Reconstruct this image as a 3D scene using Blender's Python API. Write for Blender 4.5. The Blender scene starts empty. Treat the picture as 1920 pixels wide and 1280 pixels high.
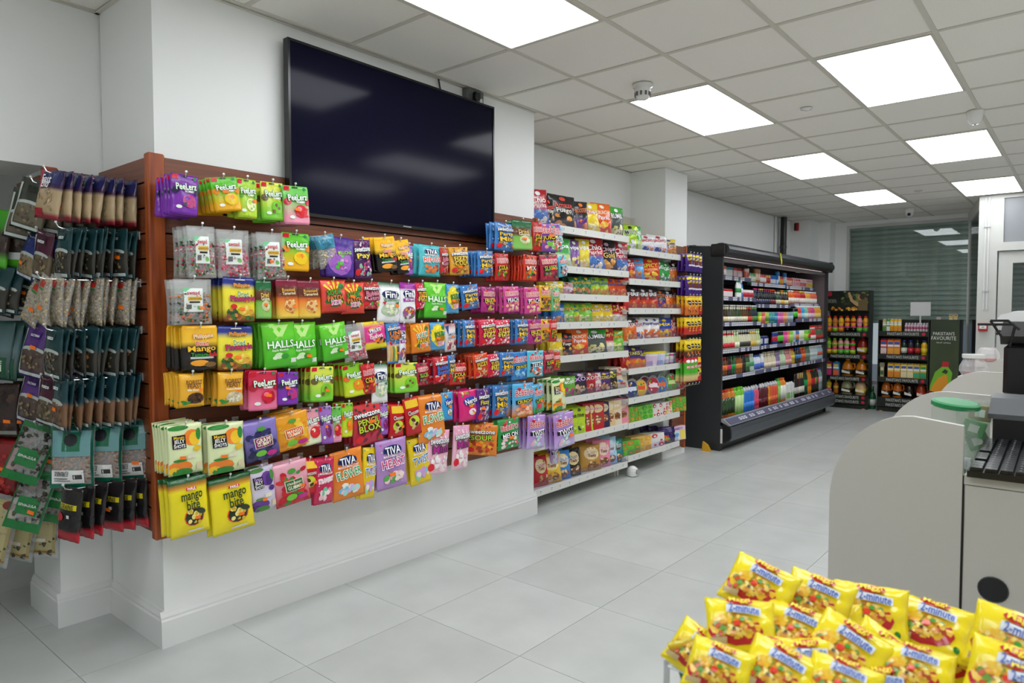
import bpy, bmesh, math, random
import numpy as np
from mathutils import Matrix, Vector, Euler
S = bpy.context.scene
COL = S.collection
PI = math.pi
# ------------------------------------------------------------------ camera, world, exposure
CAM_H, F_PX, YAW, PITCH = 1.47, 1298.67, 0.6986, 0.042
cam_data = bpy.data.cameras.new('camera'); cam = bpy.data.objects.new('camera', cam_data); COL.objects.link(cam)
cam.location = (0, 0, CAM_H); cam.rotation_euler = (PI/2 - PITCH, 0, YAW)
cam_data.sensor_width = 36; cam_data.lens = F_PX/1920*36; cam_data.clip_start = .05
cam_data.dof.use_dof = True; cam_data.dof.focus_distance = 3.8; cam_data.dof.aperture_fstop = 4.5
S.camera = cam
w = bpy.data.worlds.new('world'); S.world = w; w.use_nodes = True
bg = w.node_tree.nodes['Background']; bg.inputs[0].default_value = (.56, .60, .66, 1); bg.inputs[1].default_value = .8
S.view_settings.view_transform = 'Standard'; S.view_settings.look = 'None'
S.view_settings.gamma = 1; S.view_settings.use_curve_mapping = False
S.view_settings.exposure = 0.0
PANEL_LIGHT = 7.7
S.cycles.use_denoising = True
S.cycles.transparent_max_bounces = 16; S.cycles.max_bounces = 10; S.cycles.diffuse_bounces = 6; S.cycles.glossy_bounces = 3
S.cycles.sample_clamp_indirect = 4
# ------------------------------------------------------------------ helpers
cy_, sy_ = math.cos(YAW), math.sin(YAW); cp_, sp_ = math.cos(PITCH), math.sin(PITCH)
FWD = Vector((-sy_*cp_, cy_*cp_, -sp_)); RGT = Vector((cy_, sy_, 0)); UPV = RGT.cross(FWD)
CAMP = Vector((0, 0, CAM_H))
def ray(px, py): return FWD + RGT*((px-960)/F_PX) - UPV*((py-640)/F_PX)
def on(ax, v, px, py):
    d = ray(px, py); k = 'xyz'.index(ax); return CAMP + d*((v-CAMP[k])/d[k])
def lin(h):
    h = h.lstrip('#'); r = []
    if len(h) == 3: h = ''.join(c*2 for c in h)
    for i in (0, 2, 4):
        c = int(h[i:i+2], 16)/255; r.append(c/12.92 if c <= .04045 else ((c+.055)/1.055)**2.4)
    return (*r, 1.0)
ORD = ('zeroth first second third fourth fifth sixth seventh eighth ninth tenth eleventh twelfth thirteenth fourteenth fifteenth sixteenth '
       'seventeenth eighteenth nineteenth twentieth twenty-first twenty-second twenty-third twenty-fourth twenty-fifth twenty-sixth').split()
def link(o, parent=None):
    COL.objects.link(o)
    if parent is not None: o.parent = parent
    return o
def tag(o, label=None, cat=None, group=None, kind=None):
    if label: o['label'] = label
    if cat: o['category'] = cat
    if group: o['group'] = group
    if kind: o['kind'] = kind
    return o
def empty(name, loc=(0, 0, 0), rz=0):
    o = bpy.data.objects.new(name, None); o.empty_display_size = .05; o.location = loc; o.rotation_euler = (0, 0, rz); return link(o)
MATS = {}
def mat(name, col='888', rough=.5, metal=0, spec=.5, emit=None, estr=0, alpha=1, build=None, coat=0):
    if name in MATS: return MATS[name]
    m = bpy.data.materials.new(name); m.use_nodes = True; MATS[name] = m
    nt = m.node_tree; b = nt.nodes['Principled BSDF']
    b.inputs['Base Color'].default_value = lin(col); b.inputs['Roughness'].default_value = rough
    b.inputs['Metallic'].default_value = metal; b.inputs['Specular IOR Level'].default_value = spec
    b.inputs['Coat Weight'].default_value = coat
    if emit: b.inputs['Emission Color'].default_value = lin(emit); b.inputs['Emission Strength'].default_value = estr
    if build: build(nt, b)
    return m
def noise_bump(scale, strength, dist=.002, detail=3):
    def f(nt, b):
        tc = nt.nodes.new('ShaderNodeTexCoord'); n = nt.nodes.new('ShaderNodeTexNoise'); bp = nt.nodes.new('ShaderNodeBump')
        n.inputs['Scale'].default_value = scale; n.inputs['Detail'].default_value = detail
        bp.inputs['Strength'].default_value = strength; bp.inputs['Distance'].default_value = dist
        nt.links.new(tc.outputs['Object'], n.inputs['Vector']); nt.links.new(n.outputs['Fac'], bp.inputs['Height'])
        nt.links.new(bp.outputs['Normal'], b.inputs['Normal'])
    return f
def noise_col(c1, c2, scale, stretch=(1, 1, 1), bump=0, detail=4, lo=.35, hi=.65, coords='Object'):
    def f(nt, b):
        tc = nt.nodes.new('ShaderNodeTexCoord'); mp = nt.nodes.new('ShaderNodeMapping'); n = nt.nodes.new('ShaderNodeTexNoise'); r = nt.nodes.new('ShaderNodeValToRGB')
        mp.inputs['Scale'].default_value = stretch; n.inputs['Scale'].default_value = scale; n.inputs['Detail'].default_value = detail
        r.color_ramp.elements[0].color = lin(c1); r.color_ramp.elements[1].color = lin(c2)
        r.color_ramp.elements[0].position = lo; r.color_ramp.elements[1].position = hi
        nt.links.new(tc.outputs[coords], mp.inputs['Vector']); nt.links.new(mp.outputs['Vector'], n.inputs['Vector'])
        nt.links.new(n.outputs['Fac'], r.inputs['Fac']); nt.links.new(r.outputs['Color'], b.inputs['Base Color'])
        if bump:
            bp = nt.nodes.new('ShaderNodeBump'); bp.inputs['Strength'].default_value = bump; bp.inputs['Distance'].default_value = .003
            nt.links.new(n.outputs['Fac'], bp.inputs['Height']); nt.links.new(bp.outputs['Normal'], b.inputs['Normal'])
    return f
def vcol(bump=0, scale=60):
    def f(nt, b):
        a = nt.nodes.new('ShaderNodeVertexColor'); a.layer_name = 'Col'; nt.links.new(a.outputs['Color'], b.inputs['Base Color'])
        if bump: noise_bump(scale, bump, .004, 2)(nt, b)
    return f
def clear_film(name, tint, gloss, rough, bump=.8):
    if name in MATS: return MATS[name]
    m = bpy.data.materials.new(name); m.use_nodes = True; MATS[name] = m; nt = m.node_tree
    nt.nodes.clear(); out = nt.nodes.new('ShaderNodeOutputMaterial'); mx = nt.nodes.new('ShaderNodeMixShader')
    tr = nt.nodes.new('ShaderNodeBsdfTransparent'); pb = nt.nodes.new('ShaderNodeBsdfPrincipled')
    tr.inputs[0].default_value = lin(tint); pb.inputs['Base Color'].default_value = lin('ffffff'); pb.inputs['Roughness'].default_value = rough
    noise_bump(45, bump, .004, 2)(nt, pb); mx.inputs[0].default_value = gloss
    nt.links.new(tr.outputs[0], mx.inputs[1]); nt.links.new(pb.outputs[0], mx.inputs[2]); nt.links.new(mx.outputs[0], out.inputs[0]); return m
def glass_mat(name, tint, refl=1.5, base=.04, rough=.01):
    if name in MATS: return MATS[name]
    m = bpy.data.materials.new(name); m.use_nodes = True; MATS[name] = m; nt = m.node_tree
    nt.nodes.clear(); out = nt.nodes.new('ShaderNodeOutputMaterial'); mx = nt.nodes.new('ShaderNodeMixShader')
    tr = nt.nodes.new('ShaderNodeBsdfTransparent'); gl = nt.nodes.new('ShaderNodeBsdfGlossy'); fr = nt.nodes.new('ShaderNodeFresnel')
    fr.inputs[0].default_value = refl; tr.inputs[0].default_value = lin(tint); gl.inputs['Roughness'].default_value = rough
    nt.links.new(fr.outputs[0], mx.inputs[0]); nt.links.new(tr.outputs[0], mx.inputs[1]); nt.links.new(gl.outputs[0], mx.inputs[2])
    nt.links.new(mx.outputs[0], out.inputs[0]); return m
FILM = mat('printed_film', rough=.2, spec=.5, build=vcol(.5, 30))
CARTON = mat('printed_card', rough=.5, build=vcol())
FOIL = mat('printed_foil', rough=.25, metal=.35, build=vcol(.6, 30))
GLOSSY = mat('glossy_bottle', rough=.15, build=vcol())
INK = mat('flat_print', rough=.4, build=vcol())
CLEAR = clear_film('clear_film', 'f4f6f4', .22, .22)
RISER = clear_film('acrylic_riser', 'ececf6', .03, .08, 0)
class MB:
    """collects boxes, tubes, lathes and quads into one mesh"""
    def __init__(s): s.v = []; s.f = []; s.c = []
    def add(s, vs, fs, col=None):
        n = len(s.v); s.v += [tuple(v) for v in vs]; s.f += [tuple(n+i for i in f) for f in fs]; s.c += [lin(col) if isinstance(col, str) else (col or (.5, .5, .5, 1))]*len(vs); return s
    def box(s, x0, x1, y0, y1, z0, z1, col=None, b=0):
        if b:
            bm = bmesh.new(); bmesh.ops.create_cube(bm, size=1)
            for v in bm.verts: v.co = Vector(((x0+x1)/2+v.co.x*(x1-x0), (y0+y1)/2+v.co.y*(y1-y0), (z0+z1)/2+v.co.z*(z1-z0)))
            bmesh.ops.bevel(bm, geom=bm.edges[:], offset=b, segments=1, affect='EDGES', profile=.5)
            bm.verts.index_update(); s.add([v.co for v in bm.verts], [[v.index for v in f.verts] for f in bm.faces], col); bm.free(); return s
        p = [(x, y, z) for x in (x0, x1) for y in (y0, y1) for z in (z0, z1)]
        return s.add(p, [(0, 1, 3, 2), (4, 6, 7, 5), (0, 4, 5, 1), (2, 3, 7, 6), (0, 2, 6, 4), (1, 5, 7, 3)], col)
    def tube(s, pts, r, col=None, n=6, caps=True):
        pts = [Vector(p) for p in pts]; rings = []
        for i, p in enumerate(pts):
            t = (pts[min(i+1, len(pts)-1)]-pts[max(i-1, 0)]).normalized()
            a = t.orthogonal().normalized() if i == 0 else (rings[-1][1] - t*rings[-1][1].dot(t)).normalized()
            bn = t.cross(a); rr = r[i] if isinstance(r, (list, tuple)) else r
            rings.append(([p + (a*math.cos(2*PI*k/n)+bn*math.sin(2*PI*k/n))*rr for k in range(n)], a))
        vs = [v for rg in rings for v in rg[0]]; fs = []
        for i in range(len(pts)-1):
            for k in range(n): fs.append((i*n+k, i*n+(k+1) % n, (i+1)*n+(k+1) % n, (i+1)*n+k))
        if caps: fs += [tuple(range(n))[::-1], tuple((len(pts)-1)*n+k for k in range(n))]
        return s.add(vs, fs, col)
    def lathe(s, prof, col=None, n=14, c=(0, 0, 0), sq=0):
        """prof: (r, z) pairs from bottom to top"""
        vs = []; fs = []
        for r, z in prof:
            for k in range(n):
                a = 2*PI*(k+.5)/n; ca, sa = math.cos(a), math.sin(a)
                if sq: q = 1/max(abs(ca), abs(sa)); q = 1+(min(q, 1.25)-1)*sq
                else: q = 1
                vs.append((c[0]+r*ca*q, c[1]+r*sa*q, c[2]+z))
        for i in range(len(prof)-1):
            for k in range(n): fs.append((i*n+k, i*n+(k+1) % n, (i+1)*n+(k+1) % n, (i+1)*n+k))
        fs += [tuple(range(n))[::-1], tuple((len(prof)-1)*n+k for k in range(n))]
        return s.add(vs, fs, col)
    def prism(s, poly, ax, a, b, col=None):
        """poly of 2-D points extruded along axis ax from a to b; the 2-D axes are the other two in xyz order"""
        k = 'xyz'.index(ax); n = len(poly)
        def P(p, t): q = list(p); q.insert(k, t); return q
        vs = [P(p, a) for p in poly]+[P(p, b) for p in poly]
        return s.add(vs, [tuple(range(n)), tuple(range(n, 2*n))[::-1]]+[(i, (i+1) % n, n+(i+1) % n, n+i) for i in range(n)], col)
    def mesh(s, name, m, smooth=False):
        me = bpy.data.meshes.new(name); me.from_pydata(s.v, [], s.f)
        bm = bmesh.new(); bm.from_mesh(me); bmesh.ops.recalc_face_normals(bm, faces=bm.faces[:]); bm.to_mesh(me); bm.free()
        a = me.color_attributes.new('Col', 'FLOAT_COLOR', 'POINT'); a.data.foreach_set('color', np.array(s.c, dtype=np.float32).ravel())
        me.materials.append(m)
        if smooth: me.polygons.foreach_set('use_smooth', [True]*len(me.polygons))
        me.update(); return me
    def obj(s, name, m, parent=None, smooth=False): return link(bpy.data.objects.new(name, s.mesh(name, m, smooth)), parent)
def box(name, m, x0, x1, y0, y1, z0, z1, parent=None, b=0): return MB().box(x0, x1, y0, y1, z0, z1, None, b).obj(name, m, parent)
TXT = {}
def text2d(s, bold=.012):
    k = (s, bold)
    if k not in TXT:
        cu = bpy.data.curves.new('t', 'FONT'); cu.body = s; cu.resolution_u = 2; cu.offset = bold; cu.align_x = 'CENTER'; cu.align_y = 'CENTER'
        o = bpy.data.objects.new('t', cu); me = o.to_mesh(); v = np.array([(p.co.x, p.co.y) for p in me.vertices] or [(0, 0)])
        f = [tuple(p.vertices) for p in me.polygons]; o.to_mesh_clear(); bpy.data.objects.remove(o); bpy.data.curves.remove(cu)
        v -= (v.max(0)+v.min(0))/2; TXT[k] = (v, f)
    return TXT[k]
def flat_text(s, width, m, name='lettering', parent=None, col='fff', bold=.012, hscale=1):
    """text in the local XZ plane facing -Y, centred"""
    v, f = text2d(s, bold); sc = width/max(1e-6, np.ptp(v[:, 0])); mb = MB(); mb.add([(a*sc, 0, b*sc*hscale) for a, b in v], f, col); return mb.obj(name, m, parent)
# ------------------------------------------------------------------ packet builder (pillow bags, stand-up pouches, cartons)
def grad(stops, v):
    if isinstance(stops, str): return lin(stops)
    if v <= stops[0][0]: return lin(stops[0][1])
    for (a, ca), (b, cb) in zip(stops, stops[1:]):
        if v <= b:
            t = (v-a)/max(1e-6, b-a); A, B = lin(ca), lin(cb); return tuple(A[i]+(B[i]-A[i])*t for i in range(4))
    return lin(stops[-1][1])
class Kind:
    def __init__(s, name, look, cat, w, h, d, style, base, prims=(), m=None, fill=None, stand=False):
        s.name, s.look, s.cat, s.w, s.h, s.d, s.style, s.base, s.prims, s.m, s.fill, s.stand = name, look, cat, w, h, d, style, base, prims, m, fill, stand
        s.seed = sum(ord(c)*(i+3) for i, c in enumerate(name)) % 997; s.cache = None; s.stickers = {}
    def F(s, u, v, side=1):
        w, h, d, k = s.w, s.h, s.d, s.seed; x = (u-.5)*w; z = -v*h; st = s.style
        e = max(0, 4*u*(1-u))
        if st == 'box':
            y = -d/2
        elif st == 'pouch':
            t = min(1, max(0, (v-.13)/.87)); g = math.sin(PI*min(1, t*.55+.0))**.8 if t > 0 else 0
            y = -.003-d/2*(e**.5)*g; y += .0015*math.sin(9*u+k)*g
            if v < .05: x *= 1-.06*(1-v/.05)
            if v > .96: x *= 1-.05*(v-.96)/.04
        else:
            sv = .05; t = min(1, max(0, (v-sv)/(1-2*sv))); q = max(0, 4*t*(1-t))
            low = .72+.56*t if st == 'hang' else (.85+.3*t if st == 'pillow' else 1)
            g = q**.5*low
            y = -.002-d/2*(e**.55)*g
            wr = (1-q)*.5+.12; y -= d*.10*wr*math.sin(23*u+k+3*t)*q**.3 + d*.06*math.sin(11*u*t+7*v+k)*q**.4
            x *= 1-.05*q*(1 if st != 'hang' else .6)
            if v < sv or v > 1-sv: y -= .0015*math.sin(40*u+k)
        if side < 0: y = -y*(.55 if st != 'box' else 1)
        return (x, y, z+(h if s.stand else 0))
    def FG(s, u, v):
        nu, nv = s.grid; a = 0
        while a < nu-1 and u > s.us[a+1]: a += 1
        b = min(nv-1, int(v*nv)); fu, fv = (u-s.us[a])/(s.us[a+1]-s.us[a]), v*nv-b
        G = s.nodes; p, q, r, t = G[b*(nu+1)+a], G[b*(nu+1)+a+1], G[(b+1)*(nu+1)+a], G[(b+1)*(nu+1)+a+1]
        return tuple((p[i]*(1-fu)+q[i]*fu)*(1-fv)+(r[i]*(1-fu)+t[i]*fu)*fv for i in range(3))
    def build(s):
        if s.cache: return s.cache
        nu, nv = (1, 1) if s.style == 'box' else (12, 14); mb = MB(); s.grid = (nu, nv); s.us = [i/nu if nu == 1 else .45*i/nu+.55*(.5-.5*math.cos(PI*i/nu)) for i in range(nu+1)]; n = (nu+1)*(nv+1); vs = []; fs = []; cs = []
        for side in (1, -1):
            for j in range(nv+1):
                for i in range(nu+1): vs.append(s.F(s.us[i], j/nv, side)); cs.append(grad(s.base, j/nv))
        s.nodes = vs[:n]
        for q in (0, n):
            for j in range(nv):
                for i in range(nu): a = q+j*(nu+1)+i; fs.append((a, a+1, a+nu+2, a+nu+1))
        rim = [i for i in range(nu+1)]+[j*(nu+1)+nu for j in range(1, nv+1)]+[nv*(nu+1)+i for i in range(nu-1, -1, -1)]+[j*(nu+1) for j in range(nv-1, 0, -1)]
        for a, b in zip(rim, rim[1:]+rim[:1]): fs.append((a, b, b+n, a+n))
        mb.v, mb.f, mb.c = vs, fs, cs
        m = s.m or (CARTON if s.style == 'box' else FILM)
        body = mb.mesh(s.name, m, s.style != 'box')
        pr, tx = MB(), MB(); rnd = random.Random(s.seed); lay = [0]
        def put(tgt, pts, faces, col, extra=0):
            off = .0014+.00028*lay[0]+extra
            vs = []
            for u, v in pts:
                p = s.FG(min(.995, max(.005, u)), min(.995, max(.005, v))); vs.append((p[0], p[1]-off, p[2]))
            tgt.add(vs, faces, col)
        asp = s.w/s.h
        def ell(cu, cv, ru, rv, col, n=12, rot=0):
            pts = [(cu, cv)]; fs = []; c, si = math.cos(rot), math.sin(rot)
            rings = (.3, .65, 1) if max(ru, rv) > .1 else (1,)
            for rr in rings:
                for k in range(n):
                    a = 2*PI*k/n; ex, ey = ru*rr*math.cos(a)*asp, rv*rr*math.sin(a); pts.append((cu+(ex*c-ey*si)/asp, cv+ex*si+ey*c))
            for k in range(n): fs.append((0, 1+k, 1+(k+1) % n))
            for g_ in range(len(rings)-1):
                for k in range(n): fs.append((1+g_*n+k, 1+(g_+1)*n+k, 1+(g_+1)*n+(k+1) % n, 1+g_*n+(k+1) % n))
            put(pr, pts, fs, col)
        for p in s.prims:
            op = p[0]; lay[0] += 1
            if op == 'R':
                u0, v0, u1, v1, col = p[1:6]; rot = p[6] if len(p) > 6 else 0
                a, b = max(1, math.ceil((u1-u0)*14)), max(1, math.ceil((v1-v0)*15)); c, si = math.cos(rot), math.sin(rot); mu, mv = (u0+u1)/2, (v0+v1)/2
                pts = []
                for j in range(b+1):
                    for i in range(a+1):
                        du, dv = (u0+(u1-u0)*i/a-mu)*asp, v0+(v1-v0)*j/b-mv; pts.append((mu+(du*c-dv*si)/asp, mv+du*si+dv*c))
                put(pr, pts, [(j*(a+1)+i, j*(a+1)+i+1, (j+1)*(a+1)+i+1, (j+1)*(a+1)+i) for j in range(b) for i in range(a)], col)
            elif op == 'E': ell(*p[1:6], rot=(p[6] if len(p) > 6 else 0))
            elif op == 'N':     # scatter of sweets, nuts or fruit pieces printed in a window
                u0, v0, u1, v1, cnt, cols, r = p[1:8]
                for i in range(cnt):
                    lay[0] += .25; rr = r*rnd.uniform(.7, 1.25)
                    ell(rnd.uniform(u0+r, u1-r) if u1-u0 > 2*r else (u0+u1)/2, rnd.uniform(v0, v1), rr, rr*asp*rnd.uniform(.6, 1), rnd.choice(cols), 7, rnd.uniform(0, 3))
            elif op == 'P': put(pr, p[1], [tuple(range(len(p[1])))], p[2])
            elif op == 'S':     # rays bursting from a point
                cu, cv, r, cnt, col = p[1:6]
                for i in range(cnt):
                    a, da = 2*PI*i/cnt, PI/cnt*.5
                    pts = [(cu+.1*math.cos(a)*r, cv+.1*math.sin(a)*r*asp)]
                    for rr in (.5, 1): pts += [(cu+rr*r*math.cos(a-da), cv+rr*r*math.sin(a-da)*asp), (cu+rr*r*math.cos(a+da), cv+rr*r*math.sin(a+da)*asp)]
                    if all(0 < q[0] < 1 and 0 < q[1] < 1 for q in pts): put(pr, pts, [(0, 1, 2), (1, 3, 4, 2)], col)
            elif op == 'T':
                txt, cu, cv, wid, col = p[1:6]; ol = p[6] if len(p) > 6 else None; rot = p[7] if len(p) > 7 else 0; hs = p[8] if len(p) > 8 else 1.15
                c, si = math.cos(rot), math.sin(rot)
                for bold, cc in (((.075, ol),) if ol else ())+((.018, col),):
                    v, f = text2d(txt, bold); base, _ = text2d(txt, .018); sc = wid/np.ptp(base[:, 0]); hs = min(hs, .165/(max(.3, np.ptp(base[:, 1]))*sc*asp)); lay[0] += 1
                    pts = []
                    for a, b in v*sc:
                        du, dv = a*asp, -b*asp*hs; pts.append((cu+(du*c-dv*si)/asp, cv+du*si+dv*c))
                    put(tx, pts, f, cc, .0012)
        prm = pr.mesh(s.name+'_print', INK if s.style == 'box' else FILM) if pr.v else None
        txm = tx.mesh(s.name+'_lettering', INK) if tx.v else None
        fl = None
        if s.fill:              # loose contents seen through a clear bag
            (u0, v0, u1, v1, cnt, cols, r) = s.fill; fm = MB(); ico = [(0, 0, 1), (.9, 0, .3), (.28, .85, .3), (-.73, .53, .3), (-.73, -.53, .3), (.28, -.85, .3), (0, 0, -1)]
            icf = [(0, 1, 2), (0, 2, 3), (0, 3, 4), (0, 4, 5), (0, 5, 1), (6, 2, 1), (6, 3, 2), (6, 4, 3), (6, 5, 4), (6, 1, 5)]
            for i in range(cnt):
                u, v = rnd.uniform(u0, u1), rnd.uniform(v0, v1); x, y, z = s.F(u, v); y *= rnd.uniform(.2, .8); e = Euler((rnd.uniform(0, 6), rnd.uniform(0, 6), 0)).to_matrix(); q = (rnd.uniform(.8, 1.2), rnd.uniform(.6, 1), rnd.uniform(.5, .8))
                fm.add([(x+t.x, y+t.y, z+t.z) for t in (e @ Vector((a*r*q[0], b*r*q[1], c*r*q[2])) for a, b, c in ico)], icf, rnd.choice(cols))
            fl = fm.mesh(s.name+'_contents', CARTON, True)
        s.cache = (body, prm, txm, fl); return s.cache
    def sticker(s, i):
        if i not in s.stickers:
            r = random.Random(s.seed*7+i); cu, cv = r.uniform(.35, .8), r.uniform(.42, .75); ru, rv = .014/s.w, .0075/s.h
            mb = MB(); pts = [(cu+a*ru, cv+b*rv+a*.2*rv) for b in (-1, 1) for a in (-1, 0, 1)]; vs = []
            for u, v in pts: q = s.FG(u, v); vs.append((q[0], q[1]-.008, q[2]))
            mb.add(vs, [(0, 1, 4, 3), (1, 2, 5, 4)], 'ff7a12'); s.stickers[i] = mb.mesh(s.name+'_sticker', INK)
        return s.stickers[i]
K = {}
def kd(name, *a, **k): K[name] = Kind(name, *a, **k)
CNAME = {'sweets': 'sweet_bag', 'marshmallows': 'marshmallow_bag', 'dried fruit': 'dried_fruit_bag', 'chocolate': 'chocolate_multipack', 'gummies': 'gummy_bag', 'jellies': 'jelly_bag', 'spices': 'spice_bag', 'seeds': 'seed_bag', 'grain': 'grain_bag', 'nuts': 'nut_bag', 'biscuits': 'biscuit_bag'}
def spawn(kind, M, label, group=None, sticker=False, name=None, text=True):
    k = K[kind]; body, pr, tx, fl = k.build()
    o = bpy.data.objects.new(name or ('sweet_pouch' if k.style == 'pouch' and k.cat == 'pouch' else CNAME.get(k.cat, 'packet')), body); link(o); o.matrix_world = M; tag(o, label, k.cat, group)
    if fl: tag(link(bpy.data.objects.new('contents', fl), o), kind='stuff')
    if pr: link(bpy.data.objects.new('printed_front', pr), o)
    if tx and text: link(bpy.data.objects.new('lettering', tx), o)
    if sticker: link(bpy.data.objects.new('price_sticker', k.sticker(0)), o)
    return o
# ---- kinds: sweets on the television wall
W3 = 'fff'
def peel(n, look, top, bot, f1, f2, wm='1c6b35'):
    kd(n, look, 'pouch', .135, .19, .028, 'pouch', [(0, top), (.35, top), (.85, bot)], [('R', .04, .02, .26, .13, 'd3122b'), ('E', .85, .07, .06, .04, '2f8a55'), ('R', .36, .03, .6, .055, '2a2a2a'),
       ('E', .13, .42, .14, .09, f2), ('E', .92, .4, .12, .1, f2), ('E', .62, .66, .25, .17, f1), ('E', .55, .6, .1, .06, bot), ('E', .25, .82, .1, .045, 'eef4ea'),
       ('N', .35, .55, .9, .8, 5, [f1, f2], .07), ('T', 'PeeLerz', .52, .3, .74, 'f6fff0', wm, -.08, 1.5), ('T', 'GUMMY', .62, .42, .35, W3)])
peel('plum', 'purple plum jelly pouch', '7a2aa6', '7f2fae', 'c0307a', '2e2350', '2a6a3a')
peel('lemon', 'yellow orange peelable jelly pouch', '62c62a', 'f5b416', 'f7d018', 'f08a10')
peel('pear', 'lime pear jelly pouch', 'a6d32e', 'b9db35', 'eef2b4', '6cae28')
peel('kiwi', 'lime kiwi jelly pouch', 'd7e04a', '7fd03a', '74c51e', '6b5a2c')
peel('melon', 'green pink watermelon jelly pouch', '6cc654', 'f29ab4', 'd8202f', 'c81f33')
peel('berry', 'red raspberry jelly pouch', 'd01f45', 'f07ba0', 'd9123c', 'b0102c')
peel('straw', 'pink strawberry jelly pouch', 'f3a3b5', 'e9f0c8', 'dd2a33', 'e13340')
peel('tang', 'lime tangerine jelly pouch', '8fd12a', 'd8e22a', 'f58a14', 'f06f18')
peel('lilac', 'lilac grape jelly pouch', 'a974cc', '9a5fc0', '8a1f6a', '3c2768')
def sz(n, look, base, title, tc, cands, t2=None, bot=None):
    kd(n, look, 'sweets', .125, .17, .028, 'hang', [(0, base), (.9, bot or base)], [('N', .08, .05, .92, .2, 8, cands, .05), ('N', .05, .55, .95, .93, 26, cands, .075), ('E', .17, .83, .13, .09, 'e0202f'),
       ('T', 'sweetzone', .5, .24, .86, W3, '1a1a1a', -.04, 1.3)]+[('T', t, .52, .42+.16*i, .72, tc, '26142e', -.06, 1.5) for i, t in enumerate([title]+([t2] if t2 else []))])
BR = ['d8282a', 'f2c21a', '44b04a', 'f08020', 'f4efe0', 'e8507a']
sz('sz_blue', 'blue gummy mix bag', '3d7fc4', 'Party', 'f3c71d', ['c07a30', '9a5a24', 'd9a53a', 'cfe0f0', '345a9a'], 'Mix')
sz('sz_gold', 'golden fizzy cola bag', 'e0a030', 'FIZZY', 'f6d32a', ['7a4a20', 'b47a2c', 'e8c04a', 'd8632a'], 'COLA')
sz('sz_red', 'red bubble bottle bag', 'c01c2c', 'Bubble', '4a7adf', ['f0c0c8', 'd8402f', 'f5e4d8', '8a2020'], 'Bottle')
sz('sz_tutti', 'pink tutti gum bag', 'd62048', 'TUTTI', 'f6dc2a', ['f2d5d2', 'e8405a', 'f7ece4', 'e0a0a8'], 'FIZZ')
sz('sz_orange', 'orange fizzy bear bag', 'e0481c', 'FIZZY', 'f6d22a', ['e8d0a0', 'c88a50', 'e25b2a', 'd8b78a'])
sz('sz_multi', 'multicoloured bubblegum bag', 'b03a3a', 'Bubble', 'f08aa0', BR, 'Gum')
sz('sz_pink', 'pale pink mini marshmallow bag', 'f0a8c6', 'Mini', 'b0208a', ['fbe6ec', 'f6c2d2', 'f8f4f0'], None, 'f6c8d8')
sz('sz_pencil', 'red pencil gummy bag', 'd83a3c', 'PENCIL', 'c9d92a', ['3a3a30', 'd02a3a', '5a6a30', 'c83050', '7a2030'], 'BLOX', 'c8304a')
sz('sz_fizzy', 'dark violet fizzy belt bag', '5a2a82', 'Fizzy', 'e8da2a', ['b0a8b8', '8a6a9a', 'c0404a', 'd8d0c0'])
sz('sz_pay', 'violet black sweet bag', '4a1a5a', 'Pay', 'f2dc2a', ['c03a6a', '9ac0a8', 'd8b0c8', '7a3a7a'])
sz('sz_lime', 'thin orange sour bag', 'e8862a', 'SOUR', 'a6d82a', ['d8401a', 'f0b02a', 'a83a1a'])
sz('sz_teal', 'blue unicorn gummy bag', '3f8fd0', 'UNI', 'f28a2a', ['f0a030', '4aa0d8', 'e0c080', '8a5a9a'], 'CORN')
def beb(n, look, base, title, tc, cands, b2=None):
    kd(n, look, 'sweets', .12, .175, .026, 'hang', [(0, base), (.55, base), (.95, b2 or base)], [('N', .1, .03, .9, .14, 5, cands, .06), ('N', .06, .6, .94, .92, 20, cands, .09), ('R', .1, .46, .9, .58, '1c1620', -.08),
       ('T', 'BEBETO', .5, .27, .84, 'c51a2e', 'fff4ee', -.03, 1.55), ('T', title, .5, .52, .7, tc, None, -.08, 1.4), ('E', .25, .16, .09, .04, 'c51a2e')])
beb('b_red', 'red yellow gummy bag', 'cf2524', 'COLA', 'f6d22a', ['6a2a1a', '8a3a20', 'e8d02a', '3c8a30'])
beb('b_orange', 'orange red gummy bag', 'd83c22', 'MIX', 'f5efe0', ['2a3a8a', '3a2a20', '58a030', 'f08a2a'])
beb('b_crim', 'crimson watermelon gummy bag', 'b01f3f', 'SLICES', 'a8d83a', ['3a3038', '58343c', '7a8a50', 'c04050'])
beb('b_mag', 'magenta fruity gummy bag', 'b0247e', 'FRUITY', 'f5e02a', ['7a9a70', 'c84a5a', 'd8b050', '5a2a4a'])
beb('b_pink', 'bright pink peach gummy bag', 'd84a9a', 'PEACH', 'ffffff', ['f0b890', 'e88a70', 'f6d8b8', 'e060a0'])
beb('b_yel', 'yellow worm gummy bag', 'e8b422', 'WORMS', 'f08a2a', ['6a3a4a', '8a5a3a', 'c04a6a', '4a6a3a'])
beb('b_lgreen', 'mint green gummy bag', '6ac08a', 'RINGS', 'f0e04a', ['e8604a', 'f0a08a', '6ac04a', 'f6d8b0'])
beb('b_teal', 'turquoise teeth gummy bag', '5ac4dc', 'TEETH', 'ffffff', ['d83a30', 'f4efe6', '7a2a20', 'e86a50'])
beb('b_crunch', 'blue orange crunchy rings bag', '5ab4e4', 'CRUNCHY', 'f6dc2a', ['f08a60', 'f6b080', 'e86a4a', 'f8c8a0'], 'ef8a20')
beb('b_wmblue', 'blue green watermelon gummy bag', '62b8e2', 'CANDY', 'b8e03a', ['d83a4a', '2a9a3a', 'e85a5a'], '2fae3a')
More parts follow.
